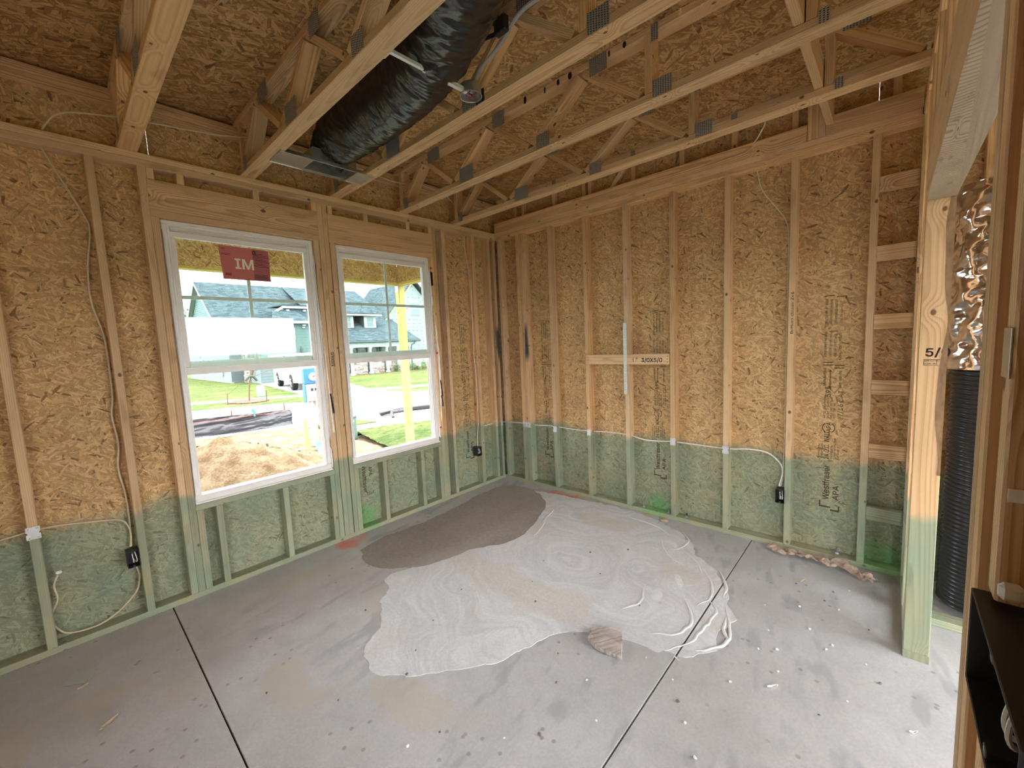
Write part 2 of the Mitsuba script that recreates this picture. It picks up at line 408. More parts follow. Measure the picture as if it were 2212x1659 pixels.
# ---- floor: slab panels parted by saw-cut joints, with the filled trench and the skim coat that lie on it
floor = structure('floor', 'grey concrete slab with saw-cut joints')
JX, JY, JW = -3.065, -2.555, 0.007
put('slab_base', box(-5.0, 0.2, -5.7, 0.15, -0.25, -0.022), 'groove', floor)
for (a0, a1) in ((-5.0, JX - JW / 2), (JX + JW / 2, 0.2)):
    for (b0, b1) in ((-5.7, JY - JW / 2), (JY + JW / 2, 0.15)):
        put('slab_panel', rbox(a0, a1, b0, b1, -0.022, 0.0, 0.0015), 'concrete', floor)
def ragged(pts, amp, seed, step=0.02):
    """closed outline through the points, with a broken edge"""
    p = np.array(list(pts) + [pts[0]], float)
    p = spline(np.column_stack([p, np.zeros(len(p))]), 10)[:-1, :2]
    seg = sg.Polygon(p).exterior
    n = int(seg.length / step)
    q = np.array([seg.interpolate(i / n, normalized=True).coords[0] for i in range(n)])
    c = q.mean(0)
    k = meshkit.fbm(np.column_stack([q * 9, np.full(n, seed)]), 4, seed) - 0.5
    d = (q - c) / np.linalg.norm(q - c, axis=1, keepdims=True)
    return sg.Polygon(q + d * (k * amp * 2)[:, None]).buffer(0)
PATCH = [(-1.94, -0.26), (-1.71, -0.21), (-1.51, -0.235), (-1.25, -0.23), (-0.97, -0.21), (-0.54, -0.15), (-0.20, -0.20), (-0.12, -0.48), (-0.30, -0.84), (-0.56, -0.99),
         (-0.74, -1.06), (-1.01, -1.13), (-1.23, -1.085), (-1.37, -0.98), (-1.64, -0.92), (-1.87, -0.79), (-2.02, -0.54)]
patch = ragged(PATCH, 0.035, 3)
SKIM = [(-0.16, -0.55), (-0.09, -0.95), (-0.05, -1.35), (-0.06, -1.75), (-0.17, -2.08), (-0.40, -2.25), (-0.63, -2.47), (-0.90, -2.63), (-1.27, -2.69), (-1.49, -2.52), (-1.56, -2.25), (-1.68, -2.03),
        (-2.02, -1.92), (-2.40, -1.66), (-2.52, -1.40), (-2.25, -1.10), (-2.02, -0.80), (-1.70, -0.86), (-1.30, -1.0), (-1.0, -1.05), (-0.6, -0.9), (-0.32, -0.7)]
skim = ragged(SKIM, 0.06, 8)
skim = skim.difference(patch.buffer(-0.012)).difference(sg.box(-2.6, JY - 0.006, 0, JY + 0.006)).buffer(0)
def lay(base, poly, h, matl, parent, cut=None):
    m = prism(poly, h)
    m.vertices[:, 2] -= 0.0002
    return put(base, m, matl, parent)
lay('filled_trench', patch, 0.0015, 'patch', floor)
lay('skim_coat', skim, 0.0028, 'skim', floor)
# ridges of squeezed-out skim left by the trowel
RIDGES = [[(-0.176, -2.106), (-0.30, -2.197), (-0.442, -2.187), (-0.509, -2.11)], [(-0.44, -2.19), (-0.565, -2.343), (-0.691, -2.414)], [(-0.59, -2.499), (-0.73, -2.574), (-0.88, -2.60)],
          [(-0.93, -2.52), (-1.025, -2.605), (-1.18, -2.60), (-1.287, -2.59), (-1.352, -2.585), (-1.50, -2.50)], [(-1.02, -2.42), (-1.13, -2.50), (-1.23, -2.535), (-1.36, -2.49), (-1.42, -2.40)],
          [(-0.95, -2.63), (-1.10, -2.69), (-1.25, -2.72), (-1.36, -2.66), (-1.40, -2.615)], [(-1.04, -2.66), (-1.16, -2.68), (-1.235, -2.725)], [(-1.065, -2.19), (-1.213, -2.235), (-1.34, -2.18)],
          [(-0.62, -2.40), (-0.76, -2.50), (-0.93, -2.54), (-1.05, -2.50)], [(-0.35, -2.0), (-0.5, -2.08), (-0.62, -2.2), (-0.66, -2.3)], [(-0.16, -1.62), (-0.2, -1.9), (-0.3, -2.06)],
          [(-0.75, -1.12), (-0.6, -1.06), (-0.45, -1.02), (-0.36, -0.92)], [(-0.95, -1.2), (-0.8, -1.16), (-0.66, -1.1)]]
for i, pts in enumerate(RIDGES):
    p = spline(np.array([(x, y, 0.003) for x, y in pts]), 10)
    n = len(p); s = np.linspace(0, 1, n)
    r = (0.002 + 0.0065 * np.sin(np.pi * s) ** 0.7) * (0.75 + 0.5 * meshkit.noise(p * 30, i))
    p[:, :2] += (meshkit.noise(p * 25, i)[:, None] - 0.5) * 0.012
    m = tube(p, r, 7); m.vertices[:, 2] = 0.0015 + (m.vertices[:, 2] - 0.0015) * 0.62
    put('trowel_ridge', m, 'ridge_white', floor)
def comb(c, ang, n, L, gap):
    ms = []
    for i in range(n):
        u = (i - n / 2) * gap; l = L * (0.35 + 0.65 * math.sin(math.pi * (i + 0.7) / (n + 0.6)))
        a = np.array([c[0] + u * math.cos(ang), c[1] + u * math.sin(ang), 0.0025])
        d = np.array([-math.sin(ang), math.cos(ang), 0])
        ms.append(tube([a - d * l / 2, a, a + d * l / 2], [0.0008, 0.0024, 0.0008], 5))
    return cat(ms)
for (c, a, n, L, g) in (((-1.075, -2.28), 0.25, 17, 0.07, 0.0085), ((-0.86, -2.33), 0.5, 18, 0.05, 0.0085), ((-0.42, -2.13), 0.7, 9, 0.04, 0.008), ((-1.36, -2.10), 0.9, 12, 0.05, 0.008)):
    put('trowel_comb_marks', comb(c, a, n, L, g), 'ridge_white', floor, kind='stuff')

# ---- window wall (y = 0 is the face of its studs)
ZP = 2.695; ZT = 2.771
wf = structure('wall_front', 'stud wall with two windows, sheathed in OSB')
XL = -4.9
board('sill_plate', XL, 0.0, 0, W, 0, t, 'x', wf)
board('top_plate', XL, 0.09, 0, W, ZP, ZP + t, 'x', wf)
board('top_plate', XL, 0.09, 0, W, ZP + t + 0.0005, ZT, 'x', wf)
for x in (-4.81, -4.405, -3.999, -3.593, -3.184):
    board('stud', x, x + t, 0, W, t, ZP, 'z', wf)
for x in (-2.968, -1.940, -1.9015, -0.860):
    board('king_stud', x, x + t, 0, W, t, ZP, 'z', wf)
for x in (-2.9295, -1.982, -1.8575, -0.8985):
    board('jack_stud', x, x + t, 0, W, t, 2.415, 'z', wf)
for x in (-0.745, -0.355, -0.124, -0.041):
    board('stud', x, x + t, 0, W, t, ZP, 'z', wf)
board('stud_blocking', -0.317, -0.279, 0.03, W, t, ZP, 'z', wf)
for (a, b) in ((-2.930, -1.9405), (-1.8630, -0.8605)):
    board('header', a, b, 0, t, 2.4535, 2.632, 'x', wf)
    board('header', a, b, t + 0.011, W, 2.4535, 2.632, 'x', wf)
    board('header_plate', a, b, 0, W, 2.4155, 2.453, 'x', wf)
for x in (-2.930, -2.786, -2.369, -1.979, -1.857, -1.555, -1.143, -0.899):
    board('upper_cripple', x, x + t, 0, W, 2.6325, ZP, 'z', wf)
WIN = ((-2.8915, -1.982), (-1.8195, -0.8985))
for a, b in WIN:
    board('rough_sill', a, b, 0, W, 0.573, 0.611, 'x', wf)
for x in (-2.8905, -2.785, -2.372, -2.022, -1.818, -1.553, -1.151, -0.937):
    board('lower_cripple', x, x + t, 0, W, t, 0.573, 'z', wf)
# sheathing panels between and around the openings
OS = 0.0111
def sheathe_front(u0, u1, z0, z1):
    panel('osb_panel', rect(u0, z0, u1, z1), OS, -EX * -1, EZ, (0, W + OS, 0), 'osb_wall', wf)
for (u0, u1, z0, z1) in ((-4.95, -3.986, 0, 3.13), (-3.984, -2.95, 0, 3.13), (-2.948, -2.893, 0.0, 3.13), (-2.891, -1.983, 0.0, 0.611), (-2.891, -1.983, 2.415, 3.13), (-1.981, -1.8205, 0, 3.13),
                         (-1.8185, -0.899, 0, 0.611), (-1.8185, -0.899, 2.415, 3.13), (-0.897, -0.322, 0, 3.13), (-0.320, 0.1, 0, 3.13)):
    sheathe_front(u0, u1, z0, z1)
# ribbon and rim blocks above the plates, between the truss ends
board('ribbon_board', XL, 0.08, 0.051, W, 3.02, 3.109, 'x', wf)

# ---- right wall (x = 0 is the face of its studs)
wr = structure('wall_right', 'stud wall sheathed in OSB with printed panels')
YE = -5.57
S0, SP = 0.7234, 0.4064
board('sill_plate', 0, W, YE, 0, 0, t, 'y', wr)
board('top_plate', 0, W, YE, 0, ZP, ZP + t, 'y', wr)
board('top_plate', 0, W, -3.369, -0.001, ZP + t + 0.0005, ZT, 'y', wr)
board('top_plate', 0, W, YE, -3.372, ZP + t + 0.0005, ZT, 'y', wr)
for y in (-0.068, -0.338, -0.3765, -0.415):
    board('stud', 0, W, y, y + t, t, ZP, 'z', wr)
for k in range(2, 9):
    y = -(S0 + SP * (k - 2))
    board('stud', 0, W, y - t, y, t, ZP, 'z', wr)
for y in (-3.62, -4.03, -4.44):
    board('stud', 0, W, y - t, y, t, ZP, 'z', wr)
for z in (0.335, 0.743, 1.147, 1.550, 1.958, 2.360):
    board('ladder_block', 0.0, t, -3.372, -3.2005, z, z + W, 'y', wr)
ys = [0.09, -0.742, -1.961, -3.180, -4.4, -5.57]
for a, b in zip(ys[:-1], ys[1:]):
    panel('osb_panel', rect(-a, 0, -b - 0.002, 3.13), OS, -EY, EZ, (W + OS, 0, 0), 'osb_wall', wr)
# drywall nailer on edge above the plates, and short blocks
board('nailer', 0.0, t, -2.836, -0.002, ZT, ZT + W + 0.012, 'y', wr)
board('nailer', 0.0, t, -3.372, -2.9325, ZT, ZT + W + 0.022, 'y', wr)
board('nailer_block', 0.0, t, -2.8945, -2.8385, ZT, 2.99, 'z', wr)
board('nailer_block', 0.0, t, -2.931, -2.8955, ZT, 2.99, 'z', wr)
# gable truss standing on the plates
gt = thing('gable_truss', 'gable end truss with upright webs on top of the right-hand OSB wall', 'truss')
board('bottom_chord', t + 0.002, W, YE, -0.01, ZT, ZT + t, 'y', gt, 'lumber_ceiling')
board('top_chord', t + 0.002, W, YE, -0.01, 3.089, 3.127, 'y', gt, 'lumber_ceiling')
for y in (-0.292, -0.406, -0.807, -1.152, -1.217, -1.641, -2.048, -2.42, -2.785, -3.279, -3.68, -4.1):
    board('upright_web', t + 0.003, W - 0.001, y, y + t, ZT + t, 3.089, 'z', gt, 'lumber_ceiling')
for (a, b) in ((-1.0, -1.20), (-1.62, -1.9)):
    pass
brace('diagonal_web', (0.06, -1.36, 2.812), (0.06, -1.60, 3.086), EX, 0.04, t, gt, 'lumber_ceiling')
brace('diagonal_web', (0.06, -0.16, 2.90), (0.06, -0.02, 2.79), EX, 0.04, t, gt, 'lumber_ceiling')
for (y, z) in ((-0.80, 3.09), (-1.625, 3.09), (-1.99, 3.09), (-2.40, 3.09)):
    put('tooth_plate', box(t + 0.0005, t + 0.002, y - 0.02, y + 0.02, z - 0.035, z + 0.03), 'tooth_plate', gt)

# ---- partition with the wide opening, beside the camera
wc = structure('wall_rear', 'open stud partition with a wide cased opening')
Y1, Y0 = -3.3745, -3.4635
board('sill_plate', -0.827, -0.001, Y0, Y1, 0, t, 'x', wc)
board('jack_stud', -0.825, -0.787, Y0, Y1, t, 2.092, 'z', wc)
board('king_stud', -0.7865, -0.7485, Y0, Y1, t, ZP, 'z', wc)
for x in (-0.41, -0.0405):
    board('stud', x, x + t, Y0, Y1, t, ZP, 'z', wc)
for k, yy in enumerate((Y0, Y0 + 0.051)):
    board('header', -2.562, -0.787, yy, yy + t, 2.092, 2.332, 'x', wc)
board('header_filler', -2.562, -0.787, Y0 + t, Y0 + 0.051, 2.096, 2.328, 'x', wc)
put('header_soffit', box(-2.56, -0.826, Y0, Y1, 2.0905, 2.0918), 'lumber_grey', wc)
board('jack_stud', -2.598, -2.560, Y0, Y1, t, 2.092, 'z', wc)
board('king_stud', -2.637, -2.599, Y0, Y1, t, ZP, 'z', wc)
board('stud', -2.758, -2.720, Y0 + 0.01, Y1, 1.280, ZP, 'z', wc)
board('stud', -2.758, -2.720, Y0 + 0.01, Y1, t, 1.160, 'z', wc)
board('stud', -3.075, -3.037, Y0, Y1, t, ZP, 'z', wc)
board('sill_plate', -3.08, -2.56, Y0, Y1, 0, t, 'x', wc)
for x in (-2.3, -1.9, -1.5, -1.1):
    board('upper_cripple', x, x + t, Y0, Y1, 2.3325, ZP, 'z', wc)
board('top_plate', -3.08, -0.001, Y0, Y1, ZP, ZP + t, 'x', wc)
board('top_plate', -3.08, -0.001, Y0, Y1, ZP + t + 0.0005, ZT, 'x', wc)
panel('osb_panel', rect(-3.08, 0.0, -2.60, ZP), 0.011, EX, EZ, (0, Y0, 0), 'osb_wall', wc)
# plate of the closet beyond the opening
wk = structure('wall_closet', 'closet stud wall beyond the opening')
board('sill_plate', -0.455, -0.366, -4.5, Y0 - 0.002, 0, t, 'y', wk)
for y in (-3.90, -4.31):
    board('stud', -0.455, -0.366, y - t, y, t, ZP, 'z', wk)

# ---- left wall, out of the picture
wl = structure('wall_left', 'stud wall at the left, out of the picture')
for y in np.arange(-3.4, 0, 0.6096):
    board('stud', -4.99, -4.901, y, y + t, t, ZP, 'z', wl)
board('sill_plate', -4.99, -4.901, -3.46, 0.09, 0, t, 'y', wl)
board('top_plate', -4.99, -4.901, -3.46, 0.09, ZP, ZT, 'y', wl)
for (u0, u1, z0, z1) in ((-0.09, 3.46, 0, 3.13), (3.46, 5.6, 2.72, 3.13)):
    panel('osb_panel', rect(u0, z0, u1, z1), OS, -EY, EZ, (-4.99, 0, 0), 'osb_wall', wl)
# ---- the back of the house, behind the camera, with its wide door opening
wb = structure('wall_back', 'sheathed wall with a wide door opening, behind the camera')
BD = (-2.5, -0.1, 2.4)
for (u0, u1, z0, z1) in ((-5.0, BD[0], 0, 3.13), (BD[0], BD[1], BD[2], 3.13), (BD[1], 0.1, 0, 3.13)):
    panel('osb_panel', rect(u0, z0, u1, z1), OS, EX, EZ, (0, -5.58, 0), 'osb_wall', wb)

# ---- ceiling: the deck above, sheet by sheet
ce = structure('ceiling', 'OSB floor deck overhead')
ZD = 3.1275
rows = [0.1, -0.912, -2.128, -2.482, -3.70, -4.92, -5.6]
for i, (a, b) in enumerate(zip(rows[:-1], rows[1:])):
    xs = [-5.0, -2.445 if i % 2 else -3.664, 0.1] if i != 3 else [-5.0, -0.93, 0.1]
    for c, d in zip(xs[:-1], xs[1:]):
        panel('deck_panel', rect(c, b + 0.0015, d - 0.003, a - 0.0015), 0.018, EX, EY, (0, 0, ZD), 'osb_deck', ce)

# ================================================================== open-web trusses overhead
def plate(parent, x, y0, y1, z0, z1, side=-1):
    key = newkey(parent + '__tooth_plate')
    m = box(0, 0.0012, 0, 1, 0, 1) if False else None
    a, b = abs(y1 - y0), abs(z1 - z0)
    V = np.array([(0, 0), (a, 0), (a, b), (0, b)], float)
    v = np.array([(x, y1 - u, z0 + w) for u, w in V] + [(x + 0.0012, y1 - u, z0 + w) for u, w in V])
    f = np.array([(0, 2, 1), (0, 3, 2), (4, 5, 6), (4, 6, 7), (0, 1, 5), (0, 5, 4), (1, 2, 6), (1, 6, 5), (2, 3, 7), (2, 7, 6), (3, 0, 4), (3, 4, 7)])
    if side > 0:
        pass
    vv = v[f].reshape(-1, 3)
    uu = np.vstack([V, V])[f].reshape(-1, 2)
    scene[key] = mikit.ply(trimesh.Trimesh(vv, np.arange(len(vv)).reshape(-1, 3), process=False), 'tooth_plate', uv=uu)
BOT = [-0.76, -1.53, -2.29, -3.365, -4.13, -4.89]
TOP = [-0.385, -1.148, -1.92, -2.995, -3.75, -4.51, -5.28]
LOOKS = ('truss farthest left, mostly outside the picture', 'truss with a wide knotty bottom face, leftmost in view', 'truss just left of the black duct', 'truss just right of the black duct', 'truss with black ink ticks on its top chord', 'truss nearest the right wall')
TX = (-3.650, -3.042, -2.432, -1.824, -1.207, -0.585)
for i, x in enumerate(TX):
    tr = thing('floor_truss', 'open-web wooden floor ' + LOOKS[i], 'truss', 'open-web floor trusses overhead')
    m = 'lumber_ceiling'
    board('bottom_chord', x, x + W, -5.55, 0.05, ZT + 0.0005, ZT + t, 'y', tr, m)
    board('top_chord', x, x + W, -5.55, 0.05, ZD - t - 0.0005, ZD - 0.0005, 'y', tr, m)
    zb, zt = ZT + t, ZD - t
    xc = x + W / 2
    def web(ya, yb):
        s = 1 if yb > ya else -1
        brace('web', (xc, ya + s * 0.018, zb + 0.010), (xc, yb - s * 0.018, zt - 0.010), EX, W - 0.001, t - 0.002, tr, m)
    board('end_web', x, x + W, -0.068, -0.030, zb, zt, 'z', tr, m)
    seq = [(-0.055, TOP[0])]
    for k in range(len(BOT)):
        if k == 3:
            seq.append((BOT[3], TOP[3]))
        else:
            seq.append((BOT[k], TOP[k]))
        if k + 1 < len(TOP) and k != 2:
            seq.append((BOT[k], TOP[k + 1]))
    for a, b in seq:
        web(a, b)
    for y in (-2.337, -3.02):
        board('upright_web', x, x + W, y, y + t, zb, zt, 'z', tr, m)
    e = -0.0014
    for y in BOT:
        plate(tr, x + e, y + 0.05 + (0.025 if y == -0.76 else 0), y - 0.05 - (0.025 if y == -0.76 else 0), 2.779, 2.86 + (0.022 if y == -0.76 else 0))
    for y in TOP:
        plate(tr, x + e, y + 0.055 + (0.02 if y == -0.385 else 0), y - 0.055 - (0.02 if y == -0.385 else 0), 3.035, 3.124)
    plate(tr, x + e, -2.297, -2.335, 3.045, 3.124)
    plate(tr, x + e, -2.985, -3.024, 2.776, 2.828)
    plate(tr, x + e, -0.025, -0.085, 2.774, 2.862)
    if i == 4:
        for (y, z, a, b) in ((-1.50, 3.112, 0.012, 0.022), (-1.66, 3.106, 0.006, 0.02), (-1.76, 3.108, 0.010, 0.018), (-1.845, 3.108, 0.014, 0.02), (-1.995, 3.105, 0.013, 0.02), (-2.10, 3.108, 0.006, 0.016), (-2.19, 3.11, 0.010, 0.016)):
            s = trimesh.creation.icosphere(2, 1.0); s.apply_scale([0.0012, a, b]); s.apply_translation([x - 0.0002, y, z - 0.006])
            put('ink_tick', s, 'ink', tr)
sbk = thing('strongback', 'two-by-six strongback threaded crosswise through the floor trusses', 'strongback')
board('plank', -5.0, -0.050, -2.978, -2.940, ZT + t + 0.001, ZT + t + 0.141, 'x', sbk, 'lumber_ceiling')
for kk, p in enumerate(((-2.37, -2.345),)):
    pass

# ================================================================== windows
def wavy(pts0, pts1, n, m, amp, seed, ydir=EY, thick=0.0008):
    """a thin crumpled sheet between two edge polylines"""
    A, B = spline(pts0, 6), spline(pts1, 6)
    k = max(len(A), len(B)); s = np.linspace(0, 1, n)
    ia = np.array([[np.interp(u, np.linspace(0, 1, len(A)), A[:, j]) for j in range(3)] for u in s])
    ib = np.array([[np.interp(u, np.linspace(0, 1, len(B)), B[:, j]) for j in range(3)] for u in s])
    q = np.linspace(0, 1, m)[None, :, None]
    P = ia[:, None] * (1 - q) + ib[:, None] * q
    nz = meshkit.fbm(P * np.array([30, 30, 16.0]), 3, seed) - 0.5
    P = P + ydir * (nz * amp * 2 * np.linspace(0.25, 1, m)[None, :])[..., None]
    P2 = P + np.asarray(ydir) * thick
    v = np.vstack([P.reshape(-1, 3), P2.reshape(-1, 3)])
    i, j = np.meshgrid(np.arange(n - 1), np.arange(m - 1), indexing='ij')
    f = np.stack([i * m + j, (i + 1) * m + j, (i + 1) * m + j + 1, i * m + j + 1], -1).reshape(-1, 4)
    f = np.vstack([f[:, [0, 1, 2]], f[:, [0, 2, 3]]])
    f2 = f[:, ::-1] + n * m
    return trimesh.Trimesh(v, np.vstack([f, f2]), process=False)
wins = []
for wi, (a, b) in enumerate(WIN):
    wn = structure('window_%d' % (wi + 1), ('wide white vinyl window with the red sticker, lower half open', 'white vinyl window nearer the corner, lower half open')[wi])
    a, b = a + 0.004, b - 0.004
    z0, z1 = 0.6135, 2.4125
    zm = 1.455
    put('frame', cat(rbox(a, b, 0.028, 0.103, z0, z0 + 0.048), rbox(a, b, 0.028, 0.103, z1 - 0.022, z1), rbox(a, a + 0.030, 0.028, 0.103, z0 + 0.048, z1 - 0.022), rbox(b - 0.030, b, 0.028, 0.103, z0 + 0.048, z1 - 0.022),
                     rbox(a + 0.03, b - 0.03, 0.036, 0.041, z1 - 0.034, z1 - 0.022, 0.001), rbox(a + 0.03, b - 0.03, 0.060, 0.066, z1 - 0.045, z1 - 0.022, 0.001)), 'vinyl', wn)
    rails = []
    for xx, s in ((a + 0.030, 1), (b - 0.030, -1)):
        for yy in (0.0335, 0.0615, 0.090):
            rails.append(rbox(xx, xx + s * 0.012, yy, yy + 0.0045, z0 + 0.048, z1 - 0.023, 0.001))
    put('sash_track', cat(rails), 'vinyl', wn)
    # inner (raised) sash
    ia, ib = a + 0.031, b - 0.031
    st = 0.036
    sash = put('raised_sash', cat(rbox(ia, ib, 0.039, 0.0605, zm, zm + 0.046), rbox(ia, ib, 0.039, 0.0605, 2.316, 2.352), rbox(ia, ia + st, 0.039, 0.0605, zm + 0.046, 2.316), rbox(ib - st, ib, 0.039, 0.0605, zm + 0.046, 2.316),
                              rbox(ia + 0.01, ib - 0.01, 0.034, 0.040, zm + 0.034, zm + 0.046, 0.001)), 'vinyl', wn)
    for xx in (a + (b - a) * 0.21, a + (b - a) * 0.79):
        put('tilt_latch', rbox(xx - 0.028, xx + 0.028, 0.040, 0.056, 2.3525, 2.361, 0.003), 'vinyl', sash)
    put('glass_pane', box(ia + st, ib - st, 0.0497, 0.0499, zm + 0.046, 2.316) if False else trimesh.Trimesh([(ia + st, 0.05, zm + 0.046), (ib - st, 0.05, zm + 0.046), (ib - st, 0.05, 2.316), (ia + st, 0.05, 2.316)], [(0, 1, 2), (0, 2, 3)], process=False), 'glass', sash)
    xm = (ia + ib) / 2
    put('muntin', rbox(ia + st, ib - st, 0.0515, 0.0570, 1.938, 1.960, 0.001), 'vinyl', sash)
    put('muntin', rbox(xm - 0.011, xm + 0.011, 0.0515, 0.0570, zm + 0.046, 1.938, 0.001), 'vinyl', sash)
    put('muntin', rbox(xm - 0.011, xm + 0.011, 0.0515, 0.0570, 1.960, 2.316, 0.001), 'vinyl', sash)
    # outer fixed sash, seen through the raised one
    s2 = put('fixed_sash', cat(rbox(ia, ib, 0.0668, 0.0885, 1.496, 1.540), rbox(ia, ib, 0.0668, 0.0885, 2.330, 2.385), rbox(ia, ia + 0.028, 0.0668, 0.0885, 1.540, 2.330), rbox(ib - 0.028, ib, 0.0668, 0.0885, 1.540, 2.330)), 'vinyl', wn)
    put('glass_pane', trimesh.Trimesh([(ia + 0.028, 0.078, 1.54), (ib - 0.028, 0.078, 1.54), (ib - 0.028, 0.078, 2.33), (ia + 0.028, 0.078, 2.33)], [(0, 1, 2), (0, 2, 3)], process=False), 'glass', s2)
    put('sill_trim', rbox(a - 0.001, b + 0.001, 0.008, 0.028, 0.6115, 0.622, 0.002), 'vinyl', wn)
    # flaps of house-wrap folded round the opening
    p0 = [(b - 0.001, 0.027, 2.30), (b - 0.001, 0.027, 1.9), (b - 0.001, 0.027, 1.4), (b - 0.001, 0.027, 0.9), (b - 0.001, 0.027, 0.66)]
    if wi == 0:
        p1 = [(b - 0.004, 0.004, 2.30), (b - 0.004, 0.002, 2.0), (b + 0.012, -0.006, 1.6), (b + 0.022, -0.010, 1.1), (b + 0.030, -0.010, 0.92)]
        p0 = p0[:4] + [(b - 0.001, 0.027, 0.86)]
        put('wrap_flap', wavy(p0, p1, 60, 6, 0.004, 3), 'wrap_white', wn)
        put('wrap_flap', wavy([(b - 0.0012, 0.027, 0.80), (b - 0.0012, 0.027, 0.72), (b - 0.0012, 0.027, 0.63)], [(b - 0.003, 0.002, 0.78), (b - 0.003, 0.001, 0.7), (b - 0.003, 0.001, 0.63)], 16, 4, 0.001, 5), 'wrap_white', wn)
    else:
        p1 = [(b - 0.004, 0.004, 2.30), (b + 0.004, 0.000, 2.0), (b + 0.030, -0.012, 1.62), (b + 0.034, -0.016, 1.35), (b + 0.026, -0.012, 1.0), (b + 0.004, 0.000, 0.66)]
        put('wrap_flap', wavy(p0, p1, 80, 8, 0.010, 9), 'wrap_white', wn)
        put('black_tape', frame(prism([(-0.012, 0), (0.012, 0.01), (0.012, 0.13), (-0.012, 0.14)], 0.0008), EX, EZ, -EY, (b + 0.008, -0.003, 2.14)), 'ink', wn)
        for z in (2.31, 1.50, 0.76):
            put('cap_nail', frame(lathe([(0, 0), (0.011, 0), (0.010, 0.002), (0, 0.0025)], 14), EX, EZ, -EY, (b + 0.003, -0.004 - (0.016 if z == 1.5 else 0), z)), 'red_dot', wn)
    put('wrap_flap', wavy([(a + 0.001, 0.027, 2.36), (a + 0.001, 0.027, 1.5), (a + 0.001, 0.027, 0.64)], [(a + 0.003, 0.005, 2.34), (a + 0.006, 0.002, 1.5), (a + 0.003, 0.004, 0.68)], 50, 5, 0.004, 12 + wi), 'wrap_white', wn)
    for (zz, ll) in ((1.13, 0.16), (0.98, 0.11)):
        put('black_tape', frame(prism([(0, 0), (0.012, 0), (0.026, -ll), (0.016, -ll)], 0.0008), EX, EZ, -EY, (b + (0.012 if wi == 0 else 0.020), -0.018, zz + 0.1)), 'ink', wn) if not (wi == 0 and ll == 0.11) else None
    wins.append(wn)

# the red sticker on the pane of window 1, read from outside
stk = thing('window_sticker', 'red energy sticker with mirrored white lettering on the upper pane of the wide window', 'sticker')
yl = 0.0475
sheet = sg.Polygon([(-2.597, 2.305), (-2.31, 2.302), (-2.294, 2.288), (-2.295, 2.083), (-2.585, 2.083)])
def flat(poly, y, matl, base, parent, h=0.0006):
    return put(base, frame(prism(poly, h), EX, EZ, -EY, (0, y, 0)), matl, parent)
flat(sheet, yl, 'label_red', 'backing', stk)
flat(sg.box(-2.400, 2.086, -2.298, 2.296), yl - 0.0007, 'label_dark', 'printed_panel', stk, 0.0003)
put('logo', text('IM', 0.066, EX, EZ, (-2.513, yl - 0.0011, 2.158), 0.0004, True, sx=1.0), 'label_cream', stk)
lines = []
for k in range(9):
    lines.append(frame(prism(sg.box(0, 0, 0.06 + 0.02 * ((k * 7) % 3), 0.003), 0.0003), EX, EZ, -EY, (-2.394, yl - 0.0011, 2.268 - k * 0.011)))
for k in range(4):
    lines.append(frame(prism(sg.box(0, 0, 0.085, 0.004), 0.0003), EX, EZ, -EY, (-2.396, yl - 0.0011, 2.122 - k * 0.009)))
for k in range(2):
    lines.append(frame(prism(sg.box(0, 0, 0.052, 0.003), 0.0003), EX, EZ, -EY, (-2.583, yl - 0.0008, 2.252 - k * 0.008)))
put('small_print', cat(lines), 'label_ink', stk, kind='stuff')
put('logo_small', text('MI', 0.013, EX, EZ, (-2.583, yl - 0.0008, 2.278), 0.0004, True), 'label_deep', stk)
put('bar', frame(prism(sg.box(0, 0, 0.036, 0.016), 0.0003), EX, EZ, -EY, (-2.572, yl - 0.0008, 2.108)), 'label_deep', stk)
put('emblem', frame(prism(sg.Point(0, 0).buffer(0.0105).difference(sg.Point(0, 0).buffer(0.0055)).difference(sg.box(-0.003, -0.02, 0.003, 0)).union(sg.box(-0.012, -0.0155, 0.012, -0.0125)), 0.0003), EX, EZ, -EY, (-2.388, yl - 0.0011, 2.279)), 'ink', stk)

# ================================================================== duct, boot, fan box
db = thing('register_boot', 'open galvanized floor-register boot held between two trusses near the window wall', 'register boot')
x0, x1, y0, y1 = -2.372, -1.768, -0.572, -0.372
zb0 = 2.762
# flange rails and the box above
put('flange', cat(rbox(x0, x1, y0, y0 + 0.020, zb0 + 0.018, zb0 + 0.0205, 0.0005), rbox(x0, x1, y1 - 0.020, y1, zb0 + 0.018, zb0 + 0.0205, 0.0005), rbox(x0, x1, y0, y0 + 0.0018, zb0, zb0 + 0.020, 0.0005),
                  rbox(x0, x1, y1 - 0.0018, y1, zb0, zb0 + 0.020, 0.0005)), 'tin', db)
for a_, b_ in ((x0, -2.175), (-1.885, x1)):
    put('mounting_strip', rbox(a_, b_, y0 + 0.002, y1 - 0.002, zb0 + 0.004, zb0 + 0.0055, 0.0005), 'galvanized', db)
bx0, bx1, by0, by1, bz = -2.175, -1.885, y0 + 0.024, y1 - 0.024, zb0 + 0.006
put('throat', cat(rbox(bx0, bx0 + 0.0012, by0, by1, bz, bz + 0.085, 0.0004), rbox(bx1 - 0.0012, bx1, by0, by1, bz, bz + 0.085, 0.0004), rbox(bx0, bx1, by0, by0 + 0.0012, bz, bz + 0.085, 0.0004), rbox(bx0, bx1, by1 - 0.0012, by1, bz, bz + 0.085, 0.0004),
                  rbox(bx0, bx1, by0, by1, bz + 0.085, bz + 0.0862, 0.0004)), 'galvanized', db)
dc = thing('flexible_duct', 'thick crinkled black flexible duct hanging above the trusses down to the boot', 'duct')
